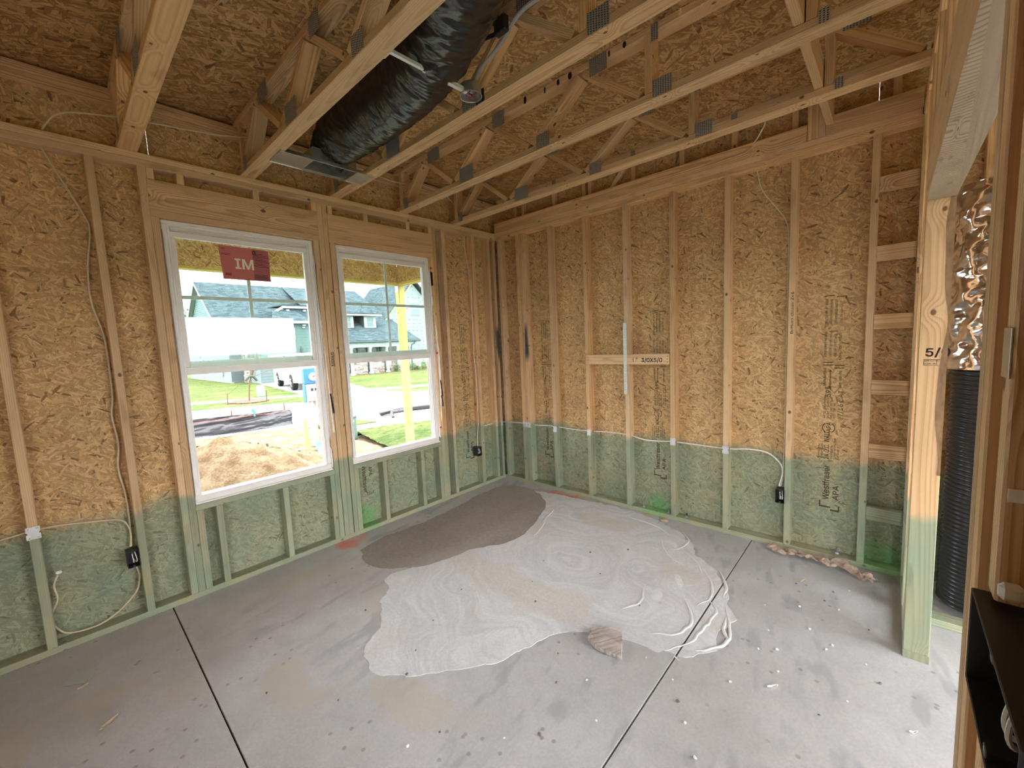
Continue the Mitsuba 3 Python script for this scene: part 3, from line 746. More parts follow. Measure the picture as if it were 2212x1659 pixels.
path = spline([(-2.03, -0.44, 2.862), (-2.015, -0.56, 2.925), (-2.0, -0.80, 2.955), (-2.005, -1.10, 2.950), (-2.03, -1.45, 2.945), (-2.10, -1.75, 2.945), (-2.22, -2.05, 2.95), (-2.40, -2.38, 2.955), (-2.62, -2.66, 2.955), (-2.95, -2.80, 2.955), (-3.6, -2.85, 2.955)], 46)
n = len(path); sd = 72
s = np.concatenate([[0], np.cumsum(np.linalg.norm(np.diff(path, axis=0), axis=1))])
R = 0.150 + 0.022 * np.clip((s - 0.10) / 0.25, 0, 1) - 0.03 * np.exp(-((s - 0.0) / 0.10) ** 2)
R = R - 0.014 * np.exp(-((s - 1.37) / 0.035) ** 2)
base = tube(path, R, sd, caps=False)
v = base.vertices.reshape(n, sd, 3)
ctr = path[:, None]
ang = np.arange(sd) / sd * 2 * np.pi
S, A = np.meshgrid(s, ang, indexing='ij')
cA, sA = np.cos(A) * 1.2, np.sin(A) * 1.2
wr1 = meshkit.fbm(np.stack([S * 34 + 2.2 * np.sin(A * 2 + S * 5), cA * 0.9, sA * 0.9], -1), 3, 4) - 0.5
wr2 = meshkit.fbm(np.stack([S * 13, cA * 2.2, sA * 2.2], -1), 3, 9) - 0.5
ridge = np.abs(meshkit.fbm(np.stack([S * 46, cA * 1.3, sA * 1.3 + S * 6], -1), 2, 14) - 0.5)
cr = np.exp(-((S - 0.07) / 0.11) ** 2)
crumple = np.abs(meshkit.fbm(np.stack([S * 34, cA * 7, sA * 7], -1), 3, 21) - 0.5)
d = wr1 * 0.020 + wr2 * 0.018 - ridge * 0.016 - cr * crumple * 0.085
dirv = (v - ctr) / np.linalg.norm(v - ctr, axis=2, keepdims=True)
v = v + dirv * d[..., None]
v[..., 2] = np.minimum(v[..., 2], 3.0855)
put('sleeve', trimesh.Trimesh(v.reshape(-1, 3), base.faces, process=False), 'duct_black', dc, smooth=True)
put('collar', frame(lathe([(0.094, 0), (0.1, 0), (0.1, 0.05), (0.094, 0.05), (0.094, 0)], 32), EX, EY, EZ, (-2.03, -0.470, bz + 0.0862)), 'galvanized', dc)
# hanging straps
stp = thing('duct_strap', 'black nylon strap tying the flexible duct to the next truss', 'strap')
put('webbing', cat(tube(spline([(-1.990, -1.72, 3.060), (-1.93, -1.80, 3.055), (-1.835, -1.90, 3.05)], 6), 0.018, 6, 0.12), tube([(-1.95, -1.62, 2.99), (-1.90, -1.75, 3.0), (-1.832, -1.88, 3.02)], 0.012, 6, 0.15)), 'black_plastic', stp)
put('buckle', rbox(-1.86, -1.8265, -1.93, -1.86, 3.0, 3.07, 0.004), 'black_plastic', stp)
# fan box on a bar
fb = thing('fan_box', 'round metal ceiling box with coiled wires on a bar between two trusses', 'ceiling box')
put('hanger_bar', cat(frame(rbox(0, 0.335, -0.008, 0.008, -0.008, 0.008, 0.001), np.array([0.9997, -0.02, 0]), np.array([0.02, 0.9997, 0]), EZ, (-2.345, -1.700, 2.800)),
                      frame(rbox(0, 0.25, -0.010, 0.010, -0.010, 0.010, 0.001), np.array([0.9997, -0.02, 0]), np.array([0.02, 0.9997, 0]), EZ, (-2.16, -1.7037, 2.800)), rbox(-2.3425, -2.338, -1.725, -1.675, 2.774, 2.815, 0.001)), 'zinc_white', fb)
put('can', lathe([(0.002, 0.050), (0.050, 0.050), (0.052, 0.046), (0.053, 0.002), (0.056, 0.0), (0.051, 0.0), (0.050, 0.003), (0.049, 0.045), (0.002, 0.046)], 40, (-1.885, -1.712, 2.783)), 'galvanized', fb)
co = spline([(-1.885 + 0.028 * math.cos(u), -1.712 + 0.028 * math.sin(u), 2.795 + 0.002 * u) for u in np.arange(0, 13, 0.7)], 4)
put('coiled_wire', tube(co, 0.0024, 6), 'label_deep', fb)
put('black_wire', tube(spline([(-1.86, -1.70, 2.80), (-1.875, -1.69, 2.812), (-1.90, -1.72, 2.80), (-1.89, -1.735, 2.805)], 8), 0.0024, 6), 'black_plastic', fb)
put('bracket', rbox(-1.8285, -1.824, -1.745, -1.685, 2.775, 2.835, 0.001), 'black_plastic', fb)

# ================================================================== cables and boxes
def cable(label, pts, r=0.0046, matl='cable_white', n=10, base='electrical_cable', squash=0.6, sides=8):
    k = thing(base, label, 'cable')
    key = k
    scene[key] = mikit.ply(tube(spline(pts, n), r, sides, squash), matl, smooth=40)
    return k
cable('grey flexible cable arching from the fan box up through the trusses', [(-1.865, -1.712, 2.84), (-1.825, -1.73, 2.93), (-1.80, -1.85, 3.0), (-1.84, -2.0, 3.03), (-1.83, -2.15, 3.04), (-1.78, -2.32, 3.05), (-1.70, -2.6, 3.06), (-1.6, -2.95, 3.06)], 0.010, 'cable_grey', squash=0.9)
cable('white cable arching above the window-wall plates into the leftmost trusses', [(-3.335, 0.035, 2.70), (-3.315, 0.02, 2.80), (-3.24, -0.03, 2.875), (-3.06, -0.07, 2.905), (-2.95, -0.09, 2.915), (-2.62, -0.09, 2.95), (-2.44, -0.09, 2.985), (-2.25, -0.09, 3.03), (-2.0, -0.09, 3.0), (-1.75, -0.09, 3.02), (-1.72, -0.09, 3.02), (-1.30, -0.085, 2.985), (-1.10, -0.09, 3.02), (-0.92, -0.09, 3.02), (-0.70, -0.06, 3.0), (-0.57, -0.02, 2.95), (-0.45, 0.02, 2.86), (-0.415, 0.04, 2.70)], 0.0045, 'cable_tan')
cable('thin tan cable running down the OSB beside the stud left of the wide window', [(-3.335, 0.04, 2.69), (-3.30, 0.045, 2.60), (-3.22, 0.055, 2.40), (-3.197, 0.06, 2.30), (-3.225, 0.06, 2.10), (-3.232, 0.06, 1.90), (-3.20, 0.06, 1.70), (-3.20, 0.06, 1.38), (-3.215, 0.06, 1.25), (-3.205, 0.06, 1.08), (-3.22, 0.06, 0.93), (-3.205, 0.06, 0.77), (-3.204, 0.06, 0.60), (-3.212, 0.05, 0.452)], 0.0045, 'cable_tan')
cable('white cable reaching the black box at left from the nail plate on its stud', [(-4.3, 0.045, 0.60), (-3.90, 0.045, 0.655), (-3.62, 0.045, 0.685), (-3.50, 0.045, 0.685), (-3.36, 0.045, 0.66), (-3.25, 0.05, 0.63), (-3.215, 0.05, 0.585), (-3.207, 0.05, 0.52), (-3.217, 0.05, 0.452)], 0.0045, 'cable_tan')
cable('tan cable looping below the left black box to two bright white bare ends', [(-3.207, 0.05, 0.342), (-3.195, 0.05, 0.25), (-3.23, 0.05, 0.15), (-3.36, 0.05, 0.056), (-3.50, 0.05, 0.062), (-3.555, 0.05, 0.13), (-3.562, 0.045, 0.20), (-3.53, 0.04, 0.28), (-3.535, 0.04, 0.36), (-3.515, 0.03, 0.42)], 0.0045, 'cable_tan')
for p in ((-3.510, 0.028, 0.432), (-3.57, 0.04, 0.228)):
    put('cable_end', (lambda m: m)(frame(rbox(-0.012, 0.012, -0.006, 0.006, -0.008, 0.008, 0.004), EX, EY, EZ, p)), 'white_chip', label='small bright white bare cable end ' + ('hanging highest' if p[2] > 0.4 else 'hanging lower') + ' beside the leftmost green stud', cat='cable end')
cable('white cable slanting down the OSB right of the second window', [(-0.412, 0.04, 2.69), (-0.405, 0.05, 2.60), (-0.38, 0.05, 2.40), (-0.366, 0.03, 2.25), (-0.368, 0.03, 1.9), (-0.372, 0.03, 1.5), (-0.365, 0.025, 1.2), (-0.37, 0.02, 0.9), (-0.375, 0.02, 0.7), (-0.395, 0.02, 0.56), (-0.40, 0.02, 0.455)], 0.0045)
cable('white cable threaded level through the studs of the right wall', [(-0.30, 0.05, 0.655), (-0.12, 0.055, 0.655), (-0.02, 0.045, 0.655), (0.045, -0.05, 0.655), (0.045, -0.3, 0.665), (0.045, -0.45, 0.66), (0.045, -0.60, 0.67), (0.045, -0.74, 0.672), (0.045, -0.95, 0.668), (0.045, -1.15, 0.672), (0.045, -1.35, 0.685), (0.045, -1.555, 0.68), (0.045, -1.72, 0.655), (0.045, -1.95, 0.672), (0.045, -2.15, 0.672), (0.045, -2.37, 0.672), (0.045, -2.52, 0.690), (0.045, -2.64, 0.680), (0.045, -2.715, 0.62), (0.045, -2.737, 0.56), (0.045, -2.727, 0.49), (0.045, -2.717, 0.442)], 0.005)
cable('short white cable end stapled at the top of the right wall under the plates', [(0.05, -2.545, 2.69), (0.05, -2.58, 2.55), (0.05, -2.66, 2.42), (0.05, -2.72, 2.32), (0.05, -2.742, 2.20), (0.05, -2.742, 1.9), (0.05, -2.742, 1.5), (0.05, -2.742, 1.1), (0.05, -2.742, 0.75), (0.05, -2.735, 0.50), (0.05, -2.726, 0.442)], 0.0046)
cable('white cable dropping from a hole in the truss nearest the right wall', [(-0.54, -2.70, 2.778), (-0.40, -2.68, 2.80), (-0.22, -2.62, 2.83), (-0.05, -2.56, 2.86), (0.06, -2.50, 2.87)], 0.006)

def outlet_box(label, x, y, z, ex, ez_out, w=0.056, h=0.098, d=0.075, base='outlet_box', group=None):
    """open-fronted plastic box: ex along its width, ez_out out of its open front"""
    k = thing(base, label, 'electrical box', group)
    ex, out = np.array(ex, float), np.array(ez_out, float)
    th = 0.003
    ms = [rbox(-w / 2, -w / 2 + th, -h / 2, h / 2, -d, 0, 0.001), rbox(w / 2 - th, w / 2, -h / 2, h / 2, -d, 0, 0.001), rbox(-w / 2, w / 2, -h / 2, -h / 2 + th, -d, 0, 0.001), rbox(-w / 2, w / 2, h / 2 - th, h / 2, -d, 0, 0.001), rbox(-w / 2, w / 2, -h / 2, h / 2, -d, -d + th, 0.001)]
    ms += [rbox(-0.006, 0.006, h / 2 - 0.012, h / 2, -0.02, -0.001, 0.001), rbox(-0.006, 0.006, -h / 2, -h / 2 + 0.012, -0.02, -0.001, 0.001)]
    ey = np.cross(out, ex)
    put('shell', frame(cat(ms), ex, ey, out, (x, y, z)), 'box_plastic', k)
    for j in range(2):
        q = spline([(0.01 - 0.012 * j, 0.045, -0.04), (0.012 - 0.014 * j, 0.02, -0.02), (0.016 - 0.016 * j, -0.01, -0.012), (0.012 - 0.012 * j, -0.025, -0.02), (0.0, -0.01, -0.05)], 6)
        put('wire', frame(tube(q, 0.0024, 6), ex, ey, out, (x, y, z)), 'cable_white', k)
    return k
outlet_box('black outlet box with bare wires on the stud left of the wide window', -3.2135, -0.011, 0.390, EX, -EY)
outlet_box('black outlet box on the right wall, at the end of the long white cable', -0.011, -2.7305, 0.385, -EY, -EX)
outlet_box('small black outlet box near the far corner, right of the second window', -0.4015, -0.012, 0.402, EX, -EY)
sb = outlet_box('wide black multi-gang switch box at the right edge of the picture', -2.845, -3.362, 1.219, -EX, EY, 0.245, 0.108, 0.085, 'switch_box')
put('sticker', frame(prism(sg.box(-0.03, -0.035, 0.03, 0.03), 0.0005), EX, EZ, -EY, (-2.80, -3.443, 1.222)), 'paper_tan', sb)
put('cable_end', frame(rbox(-0.006, 0.006, -0.009, 0.009, -0.009, 0.009, 0.004), EX, EY, EZ, (-2.767, -3.384, 1.297)), 'white_chip', label='white cable end above the black switch box at the right edge', cat='cable end')
put('paper_tag', rbox(-2.7595, -2.7585, -3.405, -3.378, 1.388, 1.402, 0.0003), 'white_chip', label='small white paper tag stapled to the foreground stud at the right edge', cat='tag')

# steel plates shielding the cable where it passes through studs
def shield(label, x, y, z, ex, out, w=0.045, h=0.062):
    k = thing('nail_plate', label, 'nail plate', 'steel nail plates guarding the cables')
    ex, out = np.array(ex, float), np.array(out, float); ey = np.cross(out, ex)
    pl = sg.box(-w / 2, -h / 2, w / 2, h / 2)
    for sx in (-1, 1):
        pl = pl.difference(sg.Point(sx * w / 2, 0).buffer(0.006))
        for sy in (-1, 1):
            pl = pl.difference(sg.Point(sx * w * 0.3, sy * h * 0.36).buffer(0.0028))
    scene[k] = mikit.ply(frame(prism(pl.buffer(0), 0.0016), ex, ey, out, (x, y, z)), 'zinc_white')
    return k
for lbl, y, z in (('on the second stud right of the triple post', -0.742, 0.655), ('on the stud just left of the marked crosspiece', -1.149, 0.668), ('on the stud at the right end of the marked crosspiece', -1.962, 0.683), ('on the stud left of the outlet box of the right wall', -2.368, 0.672)):
    shield('pale steel nail plate ' + lbl, -0.0004, y, z, -EY, -EX)
for j, y in enumerate((-0.319, -0.357, -0.396)):
    shield(('leftmost', 'middle', 'rightmost')[j] + ' of three dark nail plates side by side on the triple post by the corner', -0.0004, y, 0.665, -EY, -EX, 0.036, 0.060)
shield('large notched white nail plate on the stud at the far left', -3.574, -0.0004, 0.688, EX, -EY, 0.052, 0.066)
for j, x in enumerate((-0.105, -0.022)):
    shield('dark nail plate on the corner stud, ' + ('farther from' if j == 0 else 'tight in') + ' the corner', x, -0.0004, 0.650, EX, -EY, 0.034, 0.055)
k = thing('nail_plate', 'tall steel nail plate on the foreground stud at the right edge', 'nail plate')
scene[k] = mikit.ply(rbox(-2.757, -2.721, Y1 + 0.0003, Y1 + 0.002, 1.512, 1.563, 0.0005), 'steel')
# perforated strap running up a stud
k = thing('metal_strap', 'long white perforated metal strap nailed up the stud through the marked crosspiece', 'metal strap')
pl = sg.box(-0.016, 1.065, 0.016, 1.695)
for i in range(26):
    for sx in (-1, 1):
        pl = pl.difference(sg.Point(sx * 0.006 * (1 if i % 2 else -1), 1.08 + i * 0.0242).buffer(0.0028, 4))
put('band', frame(prism(pl, 0.0012), -EY, EZ, -EX, (-0.0204, -1.554, 0)), 'zinc_white', k)
# crosspiece with handwriting
k = thing('crosspiece_board', 'short board nailed level across three studs of the right wall, lettered in black', 'board')
board('plank', -0.019, -0.0005, -1.943, -1.150, 1.330, 1.420, 'y', k)
put('lettering', cat(text('3/0X5/0', 0.034, -EY, EZ, (-0.0192, -1.70, 1.352), 0.0005, True), text('7', 0.026, -EY, EZ, (-0.0192, -1.645, 1.362), 0.0005), text('(', 0.03, -EY, EZ, (-0.0192, -1.62, 1.356), 0.0005)), 'ink', k)
for (y, z) in ((-1.17, 1.35), (-1.172, 1.375), (-1.17, 1.40), (-1.93, 1.35), (-1.928, 1.375), (-1.93, 1.40)):
    put('nail_head', frame(lathe([(0, 0), (0.004, 0), (0.0035, 0.001), (0, 0.001)], 10), EY, EZ, -EX, (-0.0190, y, z)), 'dark_chip', k)

# ================================================================== printing and handwriting on the framing
def stamp(parent, org, er, eu, mirror=False):
    """the mill's print on a sheathing panel: er along the reading, eu the letters' up"""
    er, eu = np.array(er, float), np.array(eu, float); out = np.cross(er, eu); o = np.array(org, float) + out * 0.0003
    big, small = [], []
    def tx(lst, s, h, u, v, bold=False, sx=1.0): lst.append(text(s, h, er, eu, o + er * u + eu * v, 0.0005, bold, sx=sx))
    def bar(lst, u0, v0, u1, v1): lst.append(frame(prism(sg.box(u0, v0, u1, v1), 0.0005), er, eu, out, o))
    bar(big, 0.0, 0.048, 0.010, 0.112); bar(big, 0.0, 0.104, 0.045, 0.112); bar(big, -0.02, 0.0, -0.008, 0.05); bar(big, -0.02, 0.0, 0.02, 0.007)
    tx(big, 'Westfraser', 0.034, 0.055, 0.060, True)
    tx(big, 'APA', 0.030, 0.060, 0.008, True, 1.25)
    tx(big, '24 O.C. WALL', 0.028, 0.340, 0.066, True, 0.78)
    for j, s_ in enumerate(('THIS SIDE IN', 'SIZED FOR SPACING', 'EXPOSURE 1')):
        tx(small, s_, 0.0105, 0.345, 0.046 - 0.017 * j, True)
    for j, s_ in enumerate(('FOR WALL USE', 'STRENGTH AXIS')):
        tx(small, s_, 0.009, 0.345, 0.118 - 0.014 * j if j == 0 else 0.100, True)
    ring = sg.Point(0.56, 0.072).buffer(0.036).difference(sg.Point(0.56, 0.072).buffer(0.031)).difference(sg.box(0.52, 0.056, 0.6, 0.088))
    big.append(frame(prism(ring, 0.0005), er, eu, out, o)); tx(big, 'APA', 0.024, 0.533, 0.060, True)
    for j, s_ in enumerate(('RATED SHEATHING', '24/16  7/16 INCH', 'MILL 595  PS 2', 'HUD-UM-40')):
        tx(small, s_, 0.0120, 0.625, 0.090 - 0.0175 * j, True)
    tx(big, '7/16 CAT', 0.026, 0.640, 0.0, False, 1.1)
    tx(big, '595', 0.028, 0.770, 0.066, True)
    bar(big, 0.835, 0.070, 0.955, 0.074)
    big.append(frame(prism(sg.Polygon([(0.830, 0.072), (0.846, 0.062), (0.846, 0.082)]), 0.0005), er, eu, out, o)); big.append(frame(prism(sg.Polygon([(0.960, 0.072), (0.944, 0.062), (0.944, 0.082)]), 0.0005), er, eu, out, o))
    tx(small, 'SPAN RATING', 0.013, 0.845, 0.094, True); tx(small, 'NER-000-00', 0.013, 0.835, 0.012, True); tx(small, 'C-2', 0.013, 0.870, 0.040, True)
    for u in (0.985, 1.003):
        bar(big, u, 0.058, u + 0.006, 0.112); bar(big, u - 0.02, -0.002, u - 0.014, 0.05)
    for j, (s_, u) in enumerate((('WIND SPEED 90 MPH', 1.02), ('STUDS 16 OR 24 O.C.', 1.03), ('USE 6D OR 8D NAIL', 1.02), ('6 IN. EDGES 12 FIELD', 1.0))):
        tx(small, s_, 0.0120, u + 0.02, 0.096 - 0.026 * j, True)
    for j, (s_, u) in enumerate((('SPACE 1/8 IN. AT ENDS', 1.24), ('AND EDGES UNLESS', 1.26), ('OTHERWISE NOTED', 1.26), ('02-24  06-11', 1.27))):
        tx(small, s_, 0.0120, u, 0.096 - 0.026 * j, True)
    bar(big, 1.445, 0.06, 1.450, 0.112); bar(big, 1.435, 0.0, 1.440, 0.05)
    bar(big, 1.42, 0.0, 1.44, 0.006)
    put('printed_stamp', cat(big), 'ink_soft', parent, kind='stuff', label='black mill stamp reading up the sheathing')
    put('printed_fine_print', cat(small), 'ink_soft', parent, kind='stuff', label='fine rows of black mill print')
for y in (-0.645, -1.872, -3.060):
    stamp(wr, (W, y, 0.335), EZ, EY)
stamp(wf, (-0.400, W, 0.335), EZ, -EX)
# one sheet is upside down under the second window
q = cat(text('Westfraser', 0.034, -EZ, EX, (-1.705, W - 0.0003, 0.555), 0.0005, True), text('APA', 0.03, -EZ, EX, (-1.645, W - 0.0003, 0.535), 0.0005, True), text('7/16', 0.024, EX, EZ, (-1.685, W - 0.0003, 0.285), 0.0005, True))
put('printed_stamp', q, 'ink_soft', wf, kind='stuff')
def hand(parent, s, h, er, eu, o, bold=True, sx=1.0, matl='ink'):
    put('handwriting', text(s, h, er, eu, o, 0.0004, bold, sx=sx), matl, parent)
hand(wf, '3/0X6/0', 0.024, EZ, -EX, (-1.905, -0.0003, 1.44), True, 0.9)
hand(wr, 'Bottom closer 2x6', 0.016, EZ, EY, (-0.0003, -2.786, 1.54), False, 1.5)
hand(wc, '5/0', 0.034, -EY, EZ, (-0.8253, -3.392, 1.428), True, 1.05)
bd = [sg.box(0, 0, 0.055, 0.0016), sg.box(0, 0.0254, 0.055, 0.027), sg.box(0, 0, 0.0016, 0.027), sg.box(0.0534, 0, 0.055, 0.027), sg.box(0.040, 0, 0.0414, 0.027)]
put('grade_stamp', cat([frame(prism(g, 0.0004), -EY, EZ, -EX, (-0.8253, -3.392, 1.388)) for g in bd] + [text('SPF KD-HT', 0.006, -EY, EZ, (-0.8253, -3.3945, 1.405), 0.0004, True), text('STUD 44', 0.006, -EY, EZ, (-0.8253, -3.3945, 1.393), 0.0004, True)]), 'ink', wc)
# bark left along the edge of the opening's jack stud
n = 90
zz = np.linspace(0.9, 2.09, n)
edge = -3.4445 - 0.010 * np.sin(zz * 9) - 0.010 * (meshkit.noise(np.column_stack([zz * 7, zz * 0, zz * 0])) - 0.5)
edge = np.clip(edge, -3.4655, -3.425)
pl = sg.Polygon(np.vstack([np.column_stack([edge, zz]), [(-3.4636, 2.09), (-3.4636, 0.9)]])).buffer(0)
m = prism(pl, 0.0015)
put('bark_edge', frame(m, EY, EZ, EX, (-0.8262, 0, 0)), 'bark', wc)
scene['bark'] = pbsdf(lambda p, n, uv: mix((0.10, 0.055, 0.028), (0.36, 0.22, 0.12), fbm(p.x * 20, p.y * 60, p.z * 18, 4)), 0.85, 0.15)

# ================================================================== things on the slab and the plates
k = thing('scrap_board', 'broken grey piece of scored board lying on the slab by the diagonal saw cut', 'scrap board')
pl = sg.Polygon([(-1.69, -2.175), (-1.60, -2.148), (-1.56, -2.205), (-1.527, -2.283), (-1.60, -2.322), (-1.685, -2.362), (-1.702, -2.30), (-1.712, -2.24)])
m = prism(pl, 0.022); m = m.subdivide().subdivide()
m.vertices[:, 2] += 0.0055
uvs = m.vertices[:, :2] @ np.array([[0.5, 0.86], [0.86, -0.5]])
rib = 0.0016 * np.sin(uvs[:, 0] * 2 * np.pi / 0.013)
m.vertices[:, 2] += np.where(m.vertices[:, 2] > 0.02, rib, 0) + (m.vertices[:, 1] + 2.25) * 0.06
m.vertices[:, :2] += (meshkit.noise(m.vertices * 60)[:, None] - 0.5) * 0.008
put('slab', m, 'scrap', k, uv=uvs)
scene.pop(k, None)
k = thing('torn_paper', 'long strip of crumpled brown paper along the foot of the right wall', 'paper')
cen = spline([(-0.045, -2.665, 0.02), (-0.10, -2.76, 0.03), (-0.085, -2.86, 0.035), (-0.075, -2.94, 0.03), (-0.10, -3.03, 0.026), (-0.085, -3.10, 0.035), (-0.13, -3.18, 0.024), (-0.165, -3.26, 0.018)], 12)
n = len(cen); mm = 12
tt = np.gradient(cen, axis=0); side = np.cross(tt, EZ); side /= np.linalg.norm(side, axis=1, keepdims=True)
q = np.linspace(-1, 1, mm)
wd = 0.045 * (0.55 + 0.6 * meshkit.noise(cen * 14, 2))
P = cen[:, None] + side[:, None] * (q[None, :] * wd[:, None])[..., None]
P[..., 2] += (meshkit.fbm(P * 26, 3, 6) - 0.5) * 0.075
P += (np.stack([meshkit.noise(P * 34, s_) for s_ in (1, 2, 3)], -1) - 0.5) * 0.024
P[..., 2] = np.maximum(P[..., 2], 0.0015)
i, j = np.meshgrid(np.arange(n - 1), np.arange(mm - 1), indexing='ij')
f = np.stack([i * mm + j, i * mm + j + 1, (i + 1) * mm + j + 1, (i + 1) * mm + j], -1).reshape(-1, 4); f = np.vstack([f[:, [0, 1, 2]], f[:, [0, 2, 3]]])
scene[k] = mikit.ply(trimesh.Trimesh(P.reshape(-1, 3), f, process=False), 'paper_brown')
k = thing('plastic_offcut', 'small greenish translucent sheet lying on the slab at the left', 'plastic sheet')
m = prism([(-3.545, -0.365), (-3.50, -0.275), (-3.415, -0.335), (-3.468, -0.425)], 0.0012); m = m.subdivide().subdivide(); m.vertices[:, 2] += 0.0008 + 0.004 * meshkit.noise(m.vertices * 14)
scene[k] = mikit.ply(m, 'film_sheet')
def leafy(label, c, L, wdt, ang, matl, base='dry_leaf', catg='leaf'):
    u = np.linspace(0, 1, 9); P = []
    for a in u:
        h = wdt * math.sin(math.pi * min(0.98, a + 0.02)) ** 0.8
        for s_ in (-1, 0, 1):
            P.append((a * L - L / 2, s_ * h, 0.002 + 0.012 * abs(a - 0.5) + 0.006 * abs(s_)))
    P = np.array(P); R_ = np.array([[math.cos(ang), -math.sin(ang), 0], [math.sin(ang), math.cos(ang), 0], [0, 0, 1]])
    P = P @ R_.T + np.array([c[0], c[1], 0])
    F = [(3 * i + j, 3 * i + 3 + j, 3 * i + 4 + j) for i in range(8) for j in range(2)] + [(3 * i + j, 3 * i + 4 + j, 3 * i + 1 + j) for i in range(8) for j in range(2)]
    k = thing(base, label, catg)
    scene[k] = mikit.ply(trimesh.Trimesh(P, F, process=False), matl)
leafy('curled dry leaf lying alone on the slab near the lower left corner', (-3.405, -0.835), 0.075, 0.012, 0.6, 'leaf_dry')
leafy('small pale wood sliver beside the plastic sheet at the left', (-3.475, -0.455), 0.04, 0.007, 0.3, 'leaf_dry', 'wood_sliver', 'sliver')
leafy('pale wood sliver on the slab right of the long saw cut', (-1.415, -2.95), 0.05, 0.006, 2.4, 'white_chip', 'wood_sliver', 'sliver')
leafy('curved pale shaving lying across the saw cut', (-1.52, -2.57), 0.03, 0.004, 1.2, 'white_chip', 'wood_sliver', 'sliver')
leafy('wood sliver nearest the crumpled paper', (-0.40, -2.93), 0.055, 0.008, 2.7, 'leaf_dry', 'wood_sliver', 'sliver')
leafy('pale sliver on the slab beside the foreground stud', (-1.32, -3.40), 0.03, 0.004, 2.2, 'white_chip', 'wood_sliver', 'sliver')
k = thing('clod', 'brown clod of dirt and fibre against the sill plate of the right wall', 'clod')
m = trimesh.creation.icosphere(3, 1.0); m.vertices *= (0.75 + 0.5 * meshkit.fbm(m.vertices * 2.4, 3, 3))[:, None]; m.apply_scale([0.018, 0.032, 0.012]); m.apply_translation([-0.075, -1.915, 0.012])
scene[k] = mikit.ply(m, 'paper_brown', smooth=True)
k = thing('blue_cap', 'tiny blue cap on the slab by the orange paint at the right wall', 'cap')
scene[k] = mikit.ply(trimesh.util.concatenate([lathe([(0, 0), (0.008, 0), (0.007, 0.012), (0, 0.014)], 14, (-0.035, -1.25, 0.0002)), rbox(-0.032, -0.022, -1.262, -1.254, 0.0004, 0.006, 0.002)]), 'blue_cap')
scene['blue_cap'] = pbsdf((0.02, 0.03, 0.25), 0.4, 0.5)
# anchor bolts on the right sill plate
for j, (x, y, s_) in enumerate(((0.045, -1.680, 1.0), (0.045, -1.905, 0.9), (0.045, -2.06, 0.8), (0.050, -3.06, 1.1))):
    k = thing('anchor_bolt', 'steel anchor bolt on the right wall sill plate, ' + ('left of the green paint', 'right of the green paint', 'black one beside the clod', 'above the brown paper')[j], 'anchor bolt')
    put('washer', rbox(x - 0.022 * s_, x + 0.022 * s_, y - 0.022 * s_, y + 0.022 * s_, t, t + 0.003, 0.0005), 'bolt', k)
    put('nut', lathe([(0.0105, 0), (0.0105, 0.010), (0.004, 0.011), (0.004, 0)], 6, (x, y, t + 0.003)), 'bolt', k)
    put('rod', lathe([(0, 0), (0.0062, 0), (0.0062, 0.034 * s_), (0, 0.035 * s_)], 14, (x, y, t + 0.003)), 'bolt' if j != 2 else 'box_plastic', k)
# loose chips: concrete crumbs, screw heads, splinters
spots = [(-2.62, -1.93, 0), (-2.42, -1.62, 1), (-2.30, -1.52, 1), (-2.50, -1.98, 1), (-2.05, -2.44, 0), (-1.65, -2.60, 0), (-1.50, -2.80, 0), (-1.15, -2.92, 0), (-1.20, -2.85, 0), (-0.88, -3.02, 0), (-1.02, -2.86, 0), (-0.95, -3.12, 0), (-1.30, -2.95, 0), (-1.45, -3.12, 1),
         (-0.45, -2.90, 1), (-0.55, -3.05, 1), (-0.60, -3.12, 0), (-0.42, -3.08, 1), (-0.35, -3.15, 0), (-0.70, -2.95, 0), (-0.80, -2.80, 0), (-0.70, -3.25, 1), (-1.00, -3.25, 0), (-1.75, -2.66, 1), (-1.83, -2.72, 0), (-1.95, -2.80, 0), (-2.25, -2.30, 1), (-2.35, -2.20, 0), (-2.9, -1.2, 1),
         (-2.1, -1.4, 1), (-1.8, -1.3, 1), (-2.0, -2.2, 1), (-1.9, -2.3, 0), (-1.6, -2.45, 0), (-2.7, -1.5, 1), (-2.3, -1.0, 1), (-1.3, -3.2, 0), (-1.1, -3.3, 1), (-1.0, -3.1, 0), (-1.85, -2.1, 1), (-1.25, -2.25, 1), (-1.45, -1.6, 1), (-1.2, -1.5, 1), (-0.9, -1.7, 1), (-0.7, -1.9, 1), (-1.1, -1.9, 1), (-1.6, -1.75, 1)]
chip_meshes = []
for s_ in range(4):
    m = trimesh.creation.icosphere(1, 1.0); m.vertices *= (0.7 + 0.6 * nrg.random(len(m.vertices)))[:, None]; m.apply_scale([0.0065, 0.0048, 0.0038]); m.vertices[:, 2] -= m.vertices[:, 2].min()
    chip_meshes.append({c: mikit.ply(m, c) for c in ('white_chip', 'dark_chip')})
for x, y, d_ in spots:
    c = 'dark_chip' if d_ else 'white_chip'
    k = thing('debris_crumb', ('small dark crumb' if d_ else 'small white crumb') + ' scattered on the slab', 'crumb', 'dark crumbs on the slab' if d_ else 'white crumbs on the slab')
    scene[k] = {**chip_meshes[rng.randrange(4)][c], 'to_world': T().translate([x, y, 0.0002 + (0.0028 if skim.contains(sg.Point(x, y)) else 0.0)]).rotate([0, 0, 1], rng.uniform(0, 360)).scale(rng.uniform(0.6, 1.25))}

